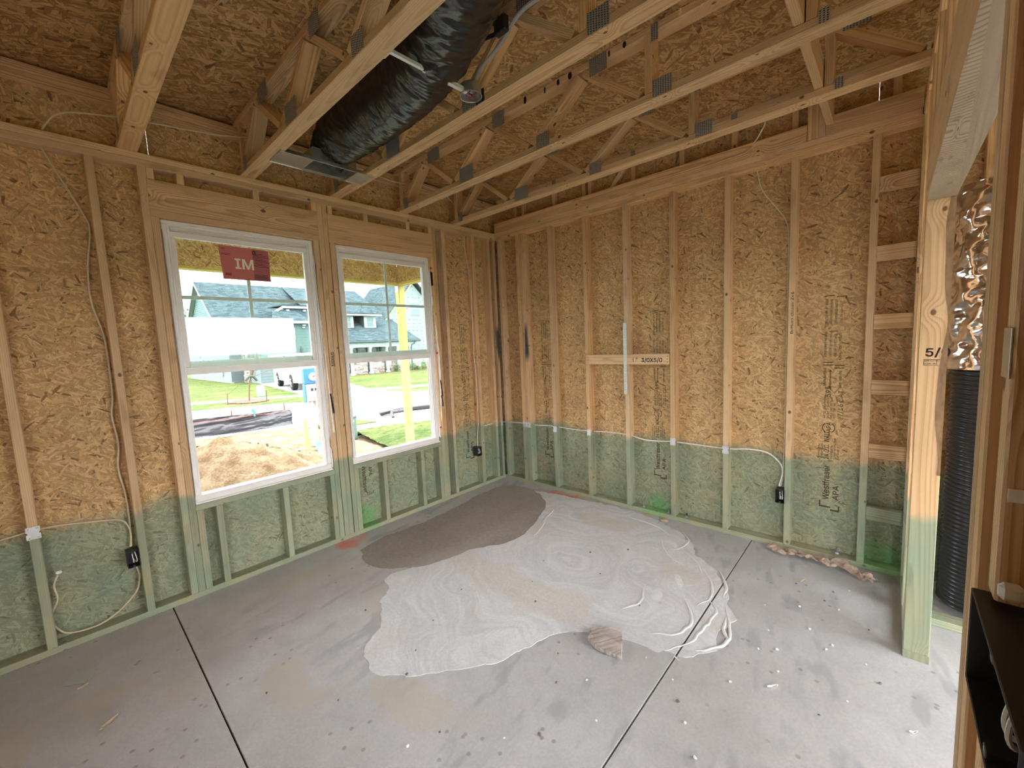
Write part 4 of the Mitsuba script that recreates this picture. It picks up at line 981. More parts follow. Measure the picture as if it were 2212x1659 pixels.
# ================================================================== beyond the opening: foil-jacketed and black flexible duct against the far wall
k = thing('foil_duct', 'crinkled silver foil duct standing beyond the opening', 'duct')
def crumpled_column(c, r, z0, z1, amp, seed, helix=0.0):
    nz, ns = int((z1 - z0) / 0.008), 48
    Z = np.linspace(z0, z1, nz); A_ = np.arange(ns) / ns * 2 * np.pi
    ZZ, AA = np.meshgrid(Z, A_, indexing='ij')
    rr = r * (1 + amp * (meshkit.fbm(np.stack([np.cos(AA) * 3, np.sin(AA) * 3, ZZ * 11], -1), 4, seed) - 0.5) * 2)
    if helix: rr = rr + helix * np.sin(2 * np.pi * ZZ / 0.024 + AA)
    sway = 0.02 * np.sin(ZZ * 4 + seed)
    P_ = np.stack([c[0] + rr * np.cos(AA) + sway, c[1] + rr * np.sin(AA), ZZ], -1).reshape(-1, 3)
    i, j = np.meshgrid(np.arange(nz - 1), np.arange(ns), indexing='ij')
    f = np.stack([i * ns + j, i * ns + (j + 1) % ns, (i + 1) * ns + (j + 1) % ns, (i + 1) * ns + j], -1).reshape(-1, 4)
    return trimesh.Trimesh(P_, np.vstack([f[:, [0, 1, 2]], f[:, [0, 2, 3]]]), process=False)
scene[k] = mikit.ply(crumpled_column((-0.19, -3.66, 0), 0.155, 1.33, 2.25, 0.22, 5), 'foil', smooth=30)
k = thing('corrugated_duct', 'black corrugated flexible duct below the foil one, beyond the opening', 'duct')
scene[k] = mikit.ply(crumpled_column((-0.19, -3.67, 0), 0.145, 0.04, 1.36, 0.03, 8, 0.007), 'black_plastic', smooth=30)

# ================================================================== outside: porch, yard, street and the houses across it
GZ = -0.5
mat('osb_porch', osb_fn((1.0, 0.95, 0.85), False), 0.7, 0.2)
pf = structure('porch_slab', 'concrete porch slab outside the windows')
put('slab', rbox(-7.0, 0.1, 0.12, 2.1, -0.45, -0.05, 0.01), 'paving', pf)
pb = thing('porch_beam', 'OSB-faced porch beam crossing the top of both windows, turning back at the post', 'beam')
for j in range(3):
    board('ply', -7.0, 0.085, 1.921 + j * 0.0385, 1.959 + j * 0.0385, 2.447, 2.70, 'x', pb, 'lumber_treated')
    board('return_ply', -0.030 + j * 0.0385, 0.008 + j * 0.0385, 0.105, 1.9205, 2.447, 2.70, 'y', pb, 'lumber_treated')
for a, b in ((-7.0, -4.4), (-4.397, -1.96), (-1.957, -0.042)):
    panel('osb_face', rect(a, 2.475, b, 2.78), 0.011, EX, EZ, (0, 1.9205, 0), 'osb_porch', pb)
panel('osb_face', rect(-1.909, 2.475, -0.112, 2.78), 0.0105, -EY, EZ, (-0.0305, 0, 0), 'osb_porch', pb)
pc = structure('porch_ceiling', 'OSB underside of the porch roof')
for a, b in ((-7.0, -4.6), (-4.597, -2.16), (-2.157, 0.085)):
    panel('osb_panel', rect(a, 0.105, b, 2.45), 0.012, EX, EY, (0, 0, 2.785), 'osb_porch', pc)
pp = thing('porch_post', 'yellow treated four-by-four porch post seen through the second window', 'post')
board('shaft', -0.027, 0.068, 1.921, 2.016, -0.05, 2.4465, 'z', pp, 'lumber_treated', ch=0.005)
put('metal_cap', cat(rbox(-0.029, -0.0275, 1.93, 2.01, 2.36, 2.446, 0.0005), rbox(0.0685, 0.070, 1.93, 2.01, 2.36, 2.446, 0.0005)), 'galvanized', pp)
for z, s_ in ((0.62, 1), (0.42, -1)):
    put('wire_stub', tube(spline([(-0.02, 1.919, z + 0.05), (0.0, 1.90, z + 0.01), (0.025, 1.90, z), (0.045, 1.915, z + 0.02)], 6), 0.003, 6), 'dark_chip', pp)

# ---- ground
def lawn_fn(p, n, uv):
    x, y = p.x, p.y
    a = fbm(x * 0.9, y * 2.6, 1.0, 4); b = fbm(x * 7, y * 16, 4.0, 3); f = noise(x * 40, y * 60)
    col = mix((0.030, 0.048, 0.013), (0.074, 0.088, 0.028), smoothstep(0.3, 0.7, a * 0.5 + b * 0.5))
    return col * (0.75 + 0.5 * f)
mat('turf', lawn_fn, 0.9, 0.05)
def sand_fn(p, n, uv):
    a = fbm(p.x * 5, p.y * 5, p.z * 5, 4); b = noise(p.x * 60, p.y * 60, p.z * 60)
    return mix((0.090, 0.058, 0.030), (0.185, 0.140, 0.088), smoothstep(0.25, 0.75, a * 0.7 + b * 0.3))
mat('sand', sand_fn, 0.95, 0.05)
mat('asphalt', lambda p, n, uv: mix((0.042, 0.047, 0.055), (0.081, 0.085, 0.095), fbm(p.x * 3, p.y * 3, 0.0, 4)) * (0.85 + 0.3 * noise(p.x * 60, p.y * 60)), 0.85, 0.15)
mat('paving', lambda p, n, uv: mix((0.182, 0.179, 0.172), (0.234, 0.231, 0.224), fbm(p.x * 1.5, p.y * 1.5, 0.0, 4)), 0.85, 0.15)
def shingle_fn(p, n, uv):
    v = uv.y / 0.14; row = dr.floor(v); u = uv.x / 0.30 + cell_rand(row, 3); tab = dr.floor(u)
    r = cell_rand(tab, row, 5)
    e = smoothstep(0.0, 0.14, v - row)
    col = mix((0.026, 0.032, 0.040), (0.080, 0.090, 0.100), r * 0.7 + 0.3 * noise(uv.x * 20, uv.y * 20))
    return col * (0.6 + 0.4 * e)
mat('shingle', shingle_fn, 0.9, 0.1)
mat('siding_paint', (0.083, 0.107, 0.107), 0.6, 0.2)
mat('siding_front', (0.083, 0.113, 0.110), 0.6, 0.2)
mat('shake_paint', (0.061, 0.085, 0.105), 0.6, 0.2)
mat('trim_paint', (0.294, 0.308, 0.301), 0.5, 0.3)
mat('gutter_dark', (0.045, 0.05, 0.055), 0.4, 0.4)
mat('window_dark', (0.06, 0.085, 0.09), 0.08, 0.6)
mat('window_blue', (0.07, 0.13, 0.20), 0.08, 0.6)
def stone_fn(p, n, uv):
    r = cell_rand(uv.y, 3, 1)
    return mix((0.10, 0.085, 0.075), (0.36, 0.32, 0.27), r) * (0.8 + 0.4 * noise(p.x * 20, p.y * 20, p.z * 20))
mat('stone', stone_fn, 0.9, 0.1)
mat('mortar', (0.20, 0.19, 0.175), 0.95, 0.05)
mat('wrap_house', (0.240, 0.246, 0.252), 0.6, 0.2)
mat('bark_brown', (0.10, 0.07, 0.045), 0.9, 0.1)
mat('mulch', lambda p, n, uv: mix((0.045, 0.028, 0.022), (0.13, 0.085, 0.06), noise(p.x * 30, p.y * 30)), 0.95, 0.05)
scene['leaf_green'] = {'type': 'twosided', 'bsdf': {'type': 'principled', 'base_color': {'type': 'rgb', 'value': [0.075, 0.125, 0.035]}, 'roughness': 0.7, 'specular': 0.2}}
scene['leaf_far'] = {'type': 'twosided', 'bsdf': {'type': 'principled', 'base_color': {'type': 'rgb', 'value': [0.050, 0.075, 0.052]}, 'roughness': 0.8, 'specular': 0.1}}
mat('silt_black', (0.040, 0.040, 0.045), 0.32, 0.5)
mat('box_green', (0.07, 0.125, 0.085), 0.5, 0.3)
mat('meter_blue', (0.018, 0.105, 0.30), 0.45, 0.4)
mat('meter_grey', (0.26, 0.28, 0.29), 0.5, 0.4)
mat('meter_light', (0.50, 0.53, 0.55), 0.3, 0.5)
mat('tarp_blue', (0.03, 0.20, 0.42), 0.4, 0.4)
mat('truck_white', (0.350, 0.357, 0.364), 0.2, 0.5, clearcoat=0.6)
mat('truck_black', (0.012, 0.012, 0.013), 0.35, 0.5)
mat('truck_glass', (0.05, 0.085, 0.10), 0.06, 0.7)
mat('tyre', (0.012, 0.012, 0.012), 0.8, 0.2)
mat('pedestal_pale', (0.22, 0.32, 0.32), 0.5, 0.3)
mat('orange_string', (0.40, 0.09, 0.05), 0.7, 0.2)

gr = structure('ground', 'sandy lot and ground outside')
put('soil', box(-150, 200, 0.10, 220, GZ - 0.5, GZ - 0.06), 'sand', gr)
put('soil', box(-150, 200, -160, -5.75, GZ - 0.5, GZ), 'turf', gr)
def flatpoly(base, pts, z, matl, parent=None, h=0.08):
    m = prism(sg.Polygon(pts).buffer(0), h); m.apply_translation([0, 0, z - h])
    return put(base, m, matl, parent)
RF = [(-30, 24.5), (-12, 18.2), (-0.54, 14.15), (2.19, 13.25), (2.95, 12.92), (4.27, 12.62), (6.15, 11.9), (7.19, 11.6), (14, 9.0), (40, -2)]
RN = [(-30, 17.5), (-12, 12.9), (-0.54, 9.95), (0.83, 9.4), (2.60, 8.71), (4.60, 7.97), (14, 4.2), (40, -8)]
rd = structure('street', 'grey asphalt street')
flatpoly('asphalt', RN + RF[::-1], GZ + 0.0, 'asphalt', rd)
cb = structure('curb', 'concrete curb and gutter strips')
GF = [(-30, 27.0), (-12, 20.8), (-0.2, 16.17), (0.83, 15.9), (1.63, 15.5), (2.58, 14.94), (3.25, 14.3), (5.2, 13.9), (7.0, 13.45), (8.01, 12.85), (14, 10.4), (40, -0.5)]
flatpoly('gutter', RF + GF[::-1], GZ + 0.02, 'paving', cb)
NG = [(-30, 16.8), (-12, 12.2), (-0.54, 9.3), (0.83, 8.75), (2.60, 8.05), (4.60, 7.3), (14, 3.5), (40, -8.7)]
flatpoly('gutter', NG + RN[::-1], GZ + 0.02, 'paving', cb)
yd = structure('far_lawn', 'mown lawn across the street')
flatpoly('turf', GF + [(60, 10), (120, 120), (-60, 120), (-60, 40)], GZ + 0.03, 'turf', yd)
sw = structure('far_sidewalk', 'concrete sidewalk across the street')
WL = [(-30, 31.5), (-12, 24.6), (0.18, 18.44), (1.50, 17.84), (2.65, 17.2), (3.92, 16.4)]
WH = [(-30, 32.8), (-12, 25.9), (0.36, 19.55), (1.77, 18.9), (2.78, 18.2), (4.21, 17.25)]
flatpoly('walk_slab', WL + WH[::-1], GZ + 0.045, 'paving', sw)
flatpoly('walk_slab', [(7.06, 14.99), (7.84, 14.55), (9.06, 14.27), (14, 12.3), (40, 1.6), (40, 2.8), (14, 13.4), (9.74, 15.21), (8.53, 15.73), (7.20, 16.44)], GZ + 0.045, 'paving', sw)
dw = structure('far_driveway', 'concrete driveway of the house across the street')
flatpoly('drive_slab', [(2.95, 12.95), (4.25, 17.3), (4.96, 23.15), (5.65, 28.2), (11.0, 28.2), (10.58, 25.65), (8.39, 21.11), (7.20, 16.44), (7.06, 14.99), (7.14, 13.38), (8.0, 11.5), (5.5, 12.1)], GZ + 0.05, 'paving', dw)
# near side: lot sand with the pile, lawn and paving
N = 190
X_, Y_ = np.meshgrid(np.linspace(-11, 1.35, N), np.linspace(2.12, 9.75, 130), indexing='ij')
P_ = np.stack([X_, Y_, X_ * 0], -1)
d1 = np.hypot((X_ + 1.95), (Y_ - 3.9) * 0.8)
d2 = np.hypot((X_ + 4.4), (Y_ - 4.3) * 0.8)
Zp = np.maximum(0.40 - 0.46 * d1, 0.45 - 0.42 * d2)
Zb = -0.40 - 0.012 * (Y_ - 2) + 0.0 * X_
Zs = np.logaddexp(Zp * 9, Zb * 9) / 9
lump = (meshkit.fbm(P_ * 5.5, 4, 3) - 0.5) * 0.16 + (np.abs(meshkit.fbm(P_ * 13, 3, 8) - 0.5)) * 0.16
near = np.clip((Zs - Zb) * 3 + 0.45, 0.3, 1.0)
Zs = Zs + lump * near - 0.03
Zs = np.where((X_ > 0.9), Zs - (X_ - 0.9) * 0.35, Zs)
i, j = np.meshgrid(np.arange(N - 1), np.arange(129), indexing='ij')
f = np.stack([i * 130 + j, (i + 1) * 130 + j, (i + 1) * 130 + j + 1, i * 130 + j + 1], -1).reshape(-1, 4)
sp = structure('sand_pile', 'rough heap of tan sand outside the wide window')
labels[sp] = {'label': 'rough heap of tan sand outside the wide window', 'category': 'sand pile', 'kind': 'stuff'}
scene[sp] = mikit.ply(trimesh.Trimesh(np.stack([X_, Y_, Zs], -1).reshape(-1, 3), np.vstack([f[:, [0, 1, 2]], f[:, [0, 2, 3]]]), process=False), 'sand', smooth=True)
nl = structure('near_lawn', 'new sod beside the porch')
ns = 70
Xl, Yl = np.meshgrid(np.linspace(0.80, 12, 110), np.linspace(1.8, 6.6, ns), indexing='ij')
top = np.interp(Xl, [0.8, 1.14, 1.43, 1.96, 2.39, 2.58, 6, 12], [6.1, 6.1, 6.38, 6.35, 6.15, 6.05, 4.7, 2.2])
left = np.interp(Yl, [1.8, 3.25, 4.37, 5.07, 5.79, 6.6], [0.55, 0.72, 0.91, 1.01, 1.14, 1.3])
Yl = 1.8 + (Yl - 1.8) / 4.8 * (top - 1.8); Xl = np.maximum(Xl, left)
Zl = GZ + 0.055 + 0.05 * meshkit.fbm(np.stack([Xl * 9, Yl * 9, Xl * 0], -1), 3, 5)
i, j = np.meshgrid(np.arange(109), np.arange(ns - 1), indexing='ij')
f = np.stack([i * ns + j, (i + 1) * ns + j, (i + 1) * ns + j + 1, i * ns + j + 1], -1).reshape(-1, 4)
put('turf', trimesh.Trimesh(np.stack([Xl, Yl, Zl], -1).reshape(-1, 3), np.vstack([f[:, [0, 1, 2]], f[:, [0, 2, 3]]]), process=False), 'turf', nl, smooth=True)
nw = structure('near_sidewalk', 'concrete walk and drive on the near side of the street')
def slabs(base, pts, cuts, parent, z):
    P0 = sg.Polygon(pts)
    for a, b in cuts:
        P0 = P0.difference(sg.LineString([a, b]).buffer(0.012))
    for g in getattr(P0, 'geoms', [P0]):
        m = prism(g, 0.06); m.apply_translation([0, 0, z - 0.06]); put(base, m, 'paving', parent)
slabs('walk_slab', [(1.25, 6.40), (1.43, 6.38), (1.96, 6.37), (2.39, 6.18), (2.6, 6.05), (6, 4.7), (14, 1.5), (14, 3.6), (4.60, 7.25), (2.60, 8.02), (1.25, 8.55)], [((2.38, 7.13), (6.5, 6.0)), ((2.38, 7.13), (2.38, 5.5)), ((1.0, 7.55), (2.38, 7.13)), ((4.2, 4), (4.2, 8))], nw, GZ + 0.035)
flatpoly('grass_wedge', [(1.22, 8.35), (2.26, 7.95), (2.36, 7.17), (1.90, 7.30), (1.22, 7.52)], GZ + 0.05, 'turf', nl, 0.05)

# ---- silt fence
sf = thing('silt_fence', 'black plastic silt fence in front of the street', 'fence')
pts = [(-6.0, 11.2), (-1.29, 9.68), (-0.55, 9.40), (0.30, 9.30), (0.88, 9.33), (0.93, 9.30)]
L = spline([(x, y, 0) for x, y in pts], 40)
hh = 22; u = np.linspace(0, 1, hh)
S_, U_ = np.meshgrid(np.arange(len(L)), u, indexing='ij')
Zt_ = np.interp(L[:, 0], [-6, -1.29, -0.48, 0.87, 0.93], [0.0, -0.01, -0.01, -0.055, -0.09])
P = np.stack([L[:, 0][:, None] + 0 * U_, L[:, 1][:, None] + 0 * U_, GZ - 0.05 + (Zt_[:, None] - GZ + 0.05) * U_], -1)
w_ = (meshkit.fbm(np.stack([P[..., 0] * 1.6 + P[..., 2] * 2, P[..., 2] * 17 - P[..., 0] * 1.5, P[..., 1] * 0], -1), 4, 6) - 0.5)
P[..., 1] += w_ * 0.16
i, j = np.meshgrid(np.arange(len(L) - 1), np.arange(hh - 1), indexing='ij')
f = np.stack([i * hh + j, (i + 1) * hh + j, (i + 1) * hh + j + 1, i * hh + j + 1], -1).reshape(-1, 4)
put('sheet', trimesh.Trimesh(P.reshape(-1, 3), np.vstack([f[:, [0, 1, 2]], f[:, [0, 2, 3]]]), process=False), 'silt_black', sf, smooth=True)
for (x, y, zt) in ((-0.47, 9.48, 0.12), (0.80, 9.42, 0.14), (-3.0, 10.3, 0.12)):
    put('stake', rbox(x - 0.012, x + 0.012, y, y + 0.024, GZ - 0.1, zt, 0.003), 'bark_brown', sf)
put('cord', tube(spline([(-4, 10.42, -0.09), (-1.29, 9.56, -0.085), (-0.5, 9.33, -0.07), (0.4, 9.24, -0.07), (0.85, 9.27, -0.10)], 8), 0.006, 5), 'orange_string', sf)
put('tape', cat(rbox(-0.02, 0.02, 9.27, 9.272, -0.10, 0.02, 0.0005), frame(rbox(-0.03, 0.03, -0.001, 0.001, -0.05, 0.05, 0.0005), np.array([0.9, 0, 0.4]), EY, np.array([-0.4, 0, 0.9]), (-0.02, 9.28, 0.05))), 'tarp_blue', sf)

# ---- meter pedestal, transformer, lid
mp = thing('meter_pedestal', 'blue electric meter pedestal with a round glass meter on two posts', 'meter pedestal')
put('socket_box', rbox(0.005, 0.36, 5.70, 5.83, 0.89, 1.22, 0.012), 'meter_blue', mp)
put('panel_box', rbox(0.02, 0.37, 5.705, 5.83, 0.515, 0.885, 0.010), 'meter_grey', mp)
put('side_panel', rbox(0.003, 0.019, 5.70, 5.83, 0.50, 0.885, 0.004), 'meter_blue', mp)
mm_ = put('meter', frame(lathe([(0, 0.075), (0.05, 0.072), (0.075, 0.055), (0.082, 0.02), (0.088, 0.0), (0, 0)], 36), EX, EZ, -EY, (0.185, 5.70, 1.035)), 'meter_light', mp)
put('dial', frame(lathe([(0, 0), (0.052, 0), (0.052, 0.003), (0, 0.003)], 28), EX, EZ, -EY, (0.185, 5.625, 1.035)), 'trim_paint', mm_)
put('display', rbox(0.15, 0.225, 5.620, 5.6215, 1.04, 1.06, 0.0004), 'truck_black', mm_)
for (x, z, w_, h_) in ((0.12, 0.74, 0.05, 0.055), (0.20, 0.74, 0.06, 0.055)):
    put('breaker', rbox(x, x + w_, 5.695, 5.705, z, z + h_, 0.003), 'truck_black', mp)
for (x, z, r_) in ((0.105, 0.585, 0.028), (0.20, 0.585, 0.02)):
    put('receptacle', frame(lathe([(0, 0.006), (r_ * 0.8, 0.006), (r_, 0), (0, 0)], 20), EX, EZ, -EY, (x, 5.705, z)), 'meter_light', mp)
put('white_post', rbox(0.085, 0.165, 5.74, 5.80, -0.45, 0.5145, 0.006), 'trim_paint', mp)
board('wood_post', 0.165, 0.255, 5.84, 5.88, -0.5, 0.80, 'z', mp, 'lumber_grey')
board('wood_post', -0.02, 0.055, 5.90, 5.94, -0.5, 0.12, 'z', mp, 'lumber_treated')
tb = thing('utility_box', 'green metal utility box standing between the two windows\' views', 'utility box')
put('cabinet', rbox(0.56, 1.19, 5.95, 6.50, GZ - 0.05, 0.0, 0.02), 'box_green', tb)
put('hood', rbox(0.55, 1.20, 5.935, 6.51, -0.03, 0.03, 0.015), 'box_green', tb)
put('latch', frame(lathe([(0, 0.006), (0.022, 0.006), (0.028, 0), (0, 0)], 18), EX, EZ, -EY, (1.10, 5.95, -0.10)), 'pedestal_pale', tb)
put('notice', rbox(0.60, 0.66, 5.945, 5.951, -0.28, -0.10, 0.002), 'trim_paint', tb)
tl = thing('blue_lid', 'bright blue plastic lid lying in the sand by the meter pedestal', 'lid')
scene[tl] = mikit.ply(frame(rbox(-0.24, 0.24, -0.26, 0.26, -0.03, 0.03, 0.012), np.array([0.95, -0.25, 0.18]), np.array([0.22, 0.96, 0.17]), np.cross([0.95, -0.25, 0.18], [0.22, 0.96, 0.17]), (0.14, 5.10, -0.33)), 'tarp_blue')
k = thing('survey_stub', 'short wooden stub standing in the sand before the meter pedestal', 'stub')
scene[k] = mikit.ply(rbox(-0.62, -0.58, 6.4, 6.44, -0.5, -0.33, 0.004), 'bark_brown')
# black sock along the near curb
k = thing('curb_sock', 'black erosion-control bar lying at the street edge behind the porch post', 'erosion bar')
scene[k] = mikit.ply(frame(rbox(0, 4.2, -0.07, 0.07, 0, 0.14, 0.03), np.array([0.945, -0.327, 0]), np.array([0.327, 0.945, 0]), EZ, (3.55, 8.30, GZ + 0.02)), 'truck_black')
k = thing('drain_guard', 'dark folded metal guard at the street edge, left of the porch post', 'guard')
put('plate', cat(frame(rbox(-0.36, 0.26, -0.10, 0.10, 0, 0.10, 0.02), np.array([0.945, -0.327, 0.12]), np.array([0.327, 0.945, 0]), np.cross([0.945, -0.327, 0.12], [0.327, 0.945, 0]), (3.35, 8.0, GZ + 0.08)),
                 ), 'truck_black', k)
put('leg', tube([(3.02, 7.40, GZ + 0.03), (3.12, 7.62, GZ + 0.16), (3.55, 7.62, GZ + 0.16)], 0.05, 6), 'truck_black', k)

# ---- sapling with stakes
sa = thing('sapling', 'young staked tree in a mulch ring across the street', 'tree')
put('trunk', tube(spline([(1.92, 16.95, GZ), (1.98, 16.95, 0.1), (2.08, 16.93, 0.6), (2.25, 16.9, 1.1)], 8), np.linspace(0.035, 0.022, 25), 7), 'bark_brown', sa)
tw, lv = [], []
R2 = random.Random(4)
for q in range(26):
    a_ = R2.uniform(-1.1, 1.3); b_ = R2.uniform(-0.7, 0.7); l_ = R2.uniform(0.7, 1.75)
    p0 = np.array([2.05 + 0.2 * R2.random(), 16.92, 0.55 + 0.6 * R2.random()])
    d_ = np.array([math.sin(a_) * 0.75 + 0.25, b_ * 0.4, math.cos(a_) * 0.9]); d_ /= np.linalg.norm(d_)
    p2 = p0 + d_ * l_ * 0.85
    tw.append(tube(spline([p0, p0 + d_ * l_ * 0.4 + [0.02, 0, 0.04], p2], 4), np.linspace(0.012, 0.004, 9), 5))
    if q % 2 == 0:
        for _ in range(26):
            c_ = p0 + (p2 - p0) * R2.uniform(0.5, 1.08) + np.array([R2.gauss(0, 0.07), R2.gauss(0, 0.07), R2.gauss(0, 0.07)])
            e1 = np.array([R2.gauss(0, 1), R2.gauss(0, 1), R2.gauss(0, 1)]); e1 /= np.linalg.norm(e1); e2 = np.cross(e1, [0.3, 0.4, 0.8]); e2 /= np.linalg.norm(e2)
            s_ = 0.035
            lv.append(np.array([c_ - e1 * s_, c_ + e2 * s_ * 0.5, c_ + e1 * s_, c_ - e2 * s_ * 0.5]))
put('branches', cat(tw), 'bark_brown', sa)
lv = np.array(lv).reshape(-1, 3); q_ = np.arange(len(lv)).reshape(-1, 4)
put('leaves', trimesh.Trimesh(lv, np.vstack([q_[:, [0, 1, 2]], q_[:, [0, 2, 3]]]), process=False), 'leaf_green', sa, kind='stuff')
put('mulch_ring', ragged([(1.2, 17.0), (1.6, 16.25), (2.3, 16.2), (2.65, 16.9), (2.3, 17.7), (1.6, 17.75)], 0.05, 4, 0.08) and prism(ragged([(1.2, 17.0), (1.6, 16.25), (2.3, 16.2), (2.65, 16.9), (2.3, 17.7), (1.6, 17.75)], 0.05, 4, 0.08), 0.05).apply_translation([0, 0, GZ + 0.03]), 'mulch', sa)
for (x, y) in ((1.09, 16.75), (2.40, 16.3)):
    put('stake', tube([(x, y, GZ), (x + 0.03, y, 0.0)], 0.022, 6), 'bark_brown', sa)
    put('guy_line', tube([(x + 0.03, y, -0.05), (2.03, 16.93, 0.62)], 0.008, 5), 'bark_brown', sa)
put('tie', tube(spline([(1.85, 16.9, 0.45), (2.0, 16.8, 0.62), (2.15, 16.85, 0.60), (2.3, 16.95, 0.42)], 5), 0.05, 6), 'leaf_far', sa)
k = thing('cable_pedestal', 'pale green cable pedestal on the lawn beside the sapling', 'pedestal')
scene[k] = mikit.ply(rbox(2.86, 3.17, 19.0, 19.2, GZ, 0.05, 0.02), 'pedestal_pale')

# ---- white pickup on the driveway
tk = thing('pickup_truck', 'white pickup truck parked on the driveway across the street', 'truck')
fw = np.array([-0.155, -0.988, 0]); fw /= np.linalg.norm(fw); lt = np.array([fw[1], -fw[0], 0]) * -1  # left-hand side of the truck
lt = np.cross(EZ, fw)
org = np.array([4.86, 20.15, GZ + 0.05])          # under the near front wheel
def tr_(m, off=(0, 0, 0)):
    return frame(m, fw, lt, EZ, org + fw * off[0] + lt * off[1] + EZ * off[2])
prof = [(-4.95, 0.62), (-4.95, 1.28), (-4.9, 1.36), (-3.05, 1.36), (-3.02, 1.40), (-2.86, 1.88), (-2.6, 1.95), (-1.55, 1.95), (-1.35, 1.90), (-0.55, 1.36), (0.55, 1.28), (0.82, 1.18), (0.92, 1.0), (0.95, 0.55), (0.88, 0.42), (0.52, 0.42),
        (0.47, 0.62), (0.30, 0.80), (0.0, 0.87), (-0.30, 0.80), (-0.47, 0.62), (-0.52, 0.42), (-3.36, 0.42), (-3.42, 0.62), (-3.6, 0.80), (-3.9, 0.87), (-4.2, 0.80), (-4.38, 0.62), (-4.45, 0.50), (-4.8, 0.5)]
body = prism(sg.Polygon(prof), 1.98).subdivide()
v = body.vertices.copy()                           # local x, y = height, z = width
wv = v[:, 2] - 0.99
tap = np.clip((v[:, 1] - 1.30) / 0.65, 0, 1)
wv = wv * (1 - 0.13 * tap) * (1 - 0.05 * np.clip((v[:, 0] - 0.5) / 0.45, 0, 1))
body = trimesh.Trimesh(np.column_stack([v[:, 0], wv + 0.92, v[:, 1]]), body.faces[:, ::-1], process=False)
put('body', tr_(body), 'truck_white', tk, smooth=25)
def side_poly(pts, y):
    m = prism(sg.Polygon(pts), 0.012); v = m.vertices
    tap = np.clip((v[:, 1] - 1.30) / 0.65, 0, 1)
    return tr_(trimesh.Trimesh(np.column_stack([v[:, 0], 0.92 - 0.99 * (1 - 0.13 * tap) - 0.006 + v[:, 2] * 0.5, v[:, 1]]), m.faces[:, ::-1], process=False))
put('side_window', side_poly([(-2.75, 1.42), (-2.65, 1.80), (-2.05, 1.84), (-2.05, 1.40)], 0), 'truck_glass', tk)
put('side_window', side_poly([(-1.97, 1.40), (-1.97, 1.84), (-1.50, 1.83), (-0.92, 1.42)], 0), 'truck_glass', tk)
ws = [(-0.60, 0.10, 1.385), (-1.37, 0.22, 1.885), (-1.37, 1.62, 1.885), (-0.60, 1.74, 1.385)]
q4 = np.array(ws) + np.array([0.012, 0, 0.014])
put('windshield', tr_(trimesh.Trimesh(np.vstack([q4, q4 - [0.006, 0, 0.008]]), [(0, 1, 2), (0, 2, 3), (4, 6, 5), (4, 7, 6)], process=False)), 'truck_glass', tk)
put('grille', tr_(rbox(0.90, 0.975, 0.28, 1.56, 0.66, 1.02, 0.02)), 'truck_black', tk)
put('bumper', tr_(rbox(0.86, 1.03, 0.0, 1.84, 0.42, 0.64, 0.04)), 'truck_white', tk)
for y in (0.02, 1.58):
    put('headlamp', tr_(rbox(0.86, 0.965, y, y + 0.24, 0.88, 1.06, 0.02)), 'meter_light', tk)
put('side_mirror', tr_(rbox(-0.85, -0.70, -0.30, -0.08, 1.36, 1.58, 0.03)), 'truck_black', tk)
put('door_seam', cat([tr_(rbox(x, x + 0.012, -0.083, -0.075, 0.55, 1.38, 0.002)) for x in (-0.85, -2.0, -3.0)]), 'truck_black', tk, kind='stuff')
for x in (0.0, -3.9):
    for y in (-0.06, 1.66):
        wl_ = put('wheel', tr_(frame(lathe([(0.0, -0.02), (0.22, -0.02), (0.25, -0.005), (0.37, 0.0), (0.40, 0.03), (0.40, 0.22), (0.37, 0.25), (0.0, 0.25)], 36), EX, EZ * -1, EY, (x, y, 0.40))), 'tyre', tk, smooth=35)
        sp_ = [frame(rbox(0.05, 0.25, -0.022, 0.022, -0.02, 0.02, 0.005), np.array([math.cos(u_), math.sin(u_), 0]), np.array([-math.sin(u_), math.cos(u_), 0]), EZ, (0, 0, -0.022)) for u_ in np.arange(6) * math.pi / 3]
        put('rim', tr_(frame(cat(sp_ + [lathe([(0, -0.03), (0.06, -0.03), (0.06, 0), (0, 0)], 16)]), EX, EZ * -1, EY, (x, y, 0.40))), 'steel', wl_)

# ---- lap siding, shingle and stone helpers for the houses
def laps(poly, ex, ey, o, exposure_=0.17, d_=0.022):
    """lap siding over a wall polygon given in (along, height); ex x ey points outwards"""
    x0_, z0_, x1_, z1_ = poly.bounds; ms = []
    k_ = 0
    while z0_ + k_ * exposure_ < z1_:
        za = z0_ + k_ * exposure_
        g_ = poly.intersection(sg.box(x0_ - 1, za, x1_ + 1, za + exposure_)); k_ += 1
        for g in getattr(g_, 'geoms', [g_]):
            if g.is_empty or g.area < 1e-3 or g.geom_type != 'Polygon': continue
            m_ = prism(g, 1.0); v_ = m_.vertices
            tpr = 1 - 0.75 * np.clip((v_[:, 1] - za) / exposure_, 0, 1)
            v_[:, 2] = np.where(v_[:, 2] > 0.5, d_ * tpr, 0)
            ms.append(trimesh.Trimesh(v_, m_.faces, process=False))
    m_ = cat(ms)
    return frame(m_, ex, ey, np.cross(ex, ey), o)
def roof_plane(base, pts3, parent, h=0.06, matl='shingle'):
    """roof slab: planar polygon, the first two points along the eave"""
    p = np.array(pts3, float); ex = p[1] - p[0]; ex /= np.linalg.norm(ex)
    nn = np.cross(ex, p[-1] - p[0]); nn /= np.linalg.norm(nn)
    if nn[2] < 0: nn = -nn
    ey = np.cross(nn, ex)
    q_ = np.column_stack([(p - p[0]) @ ex, (p - p[0]) @ ey])
    return panel(base, sg.Polygon(q_).buffer(0), h, ex, ey, p[0], matl, parent)
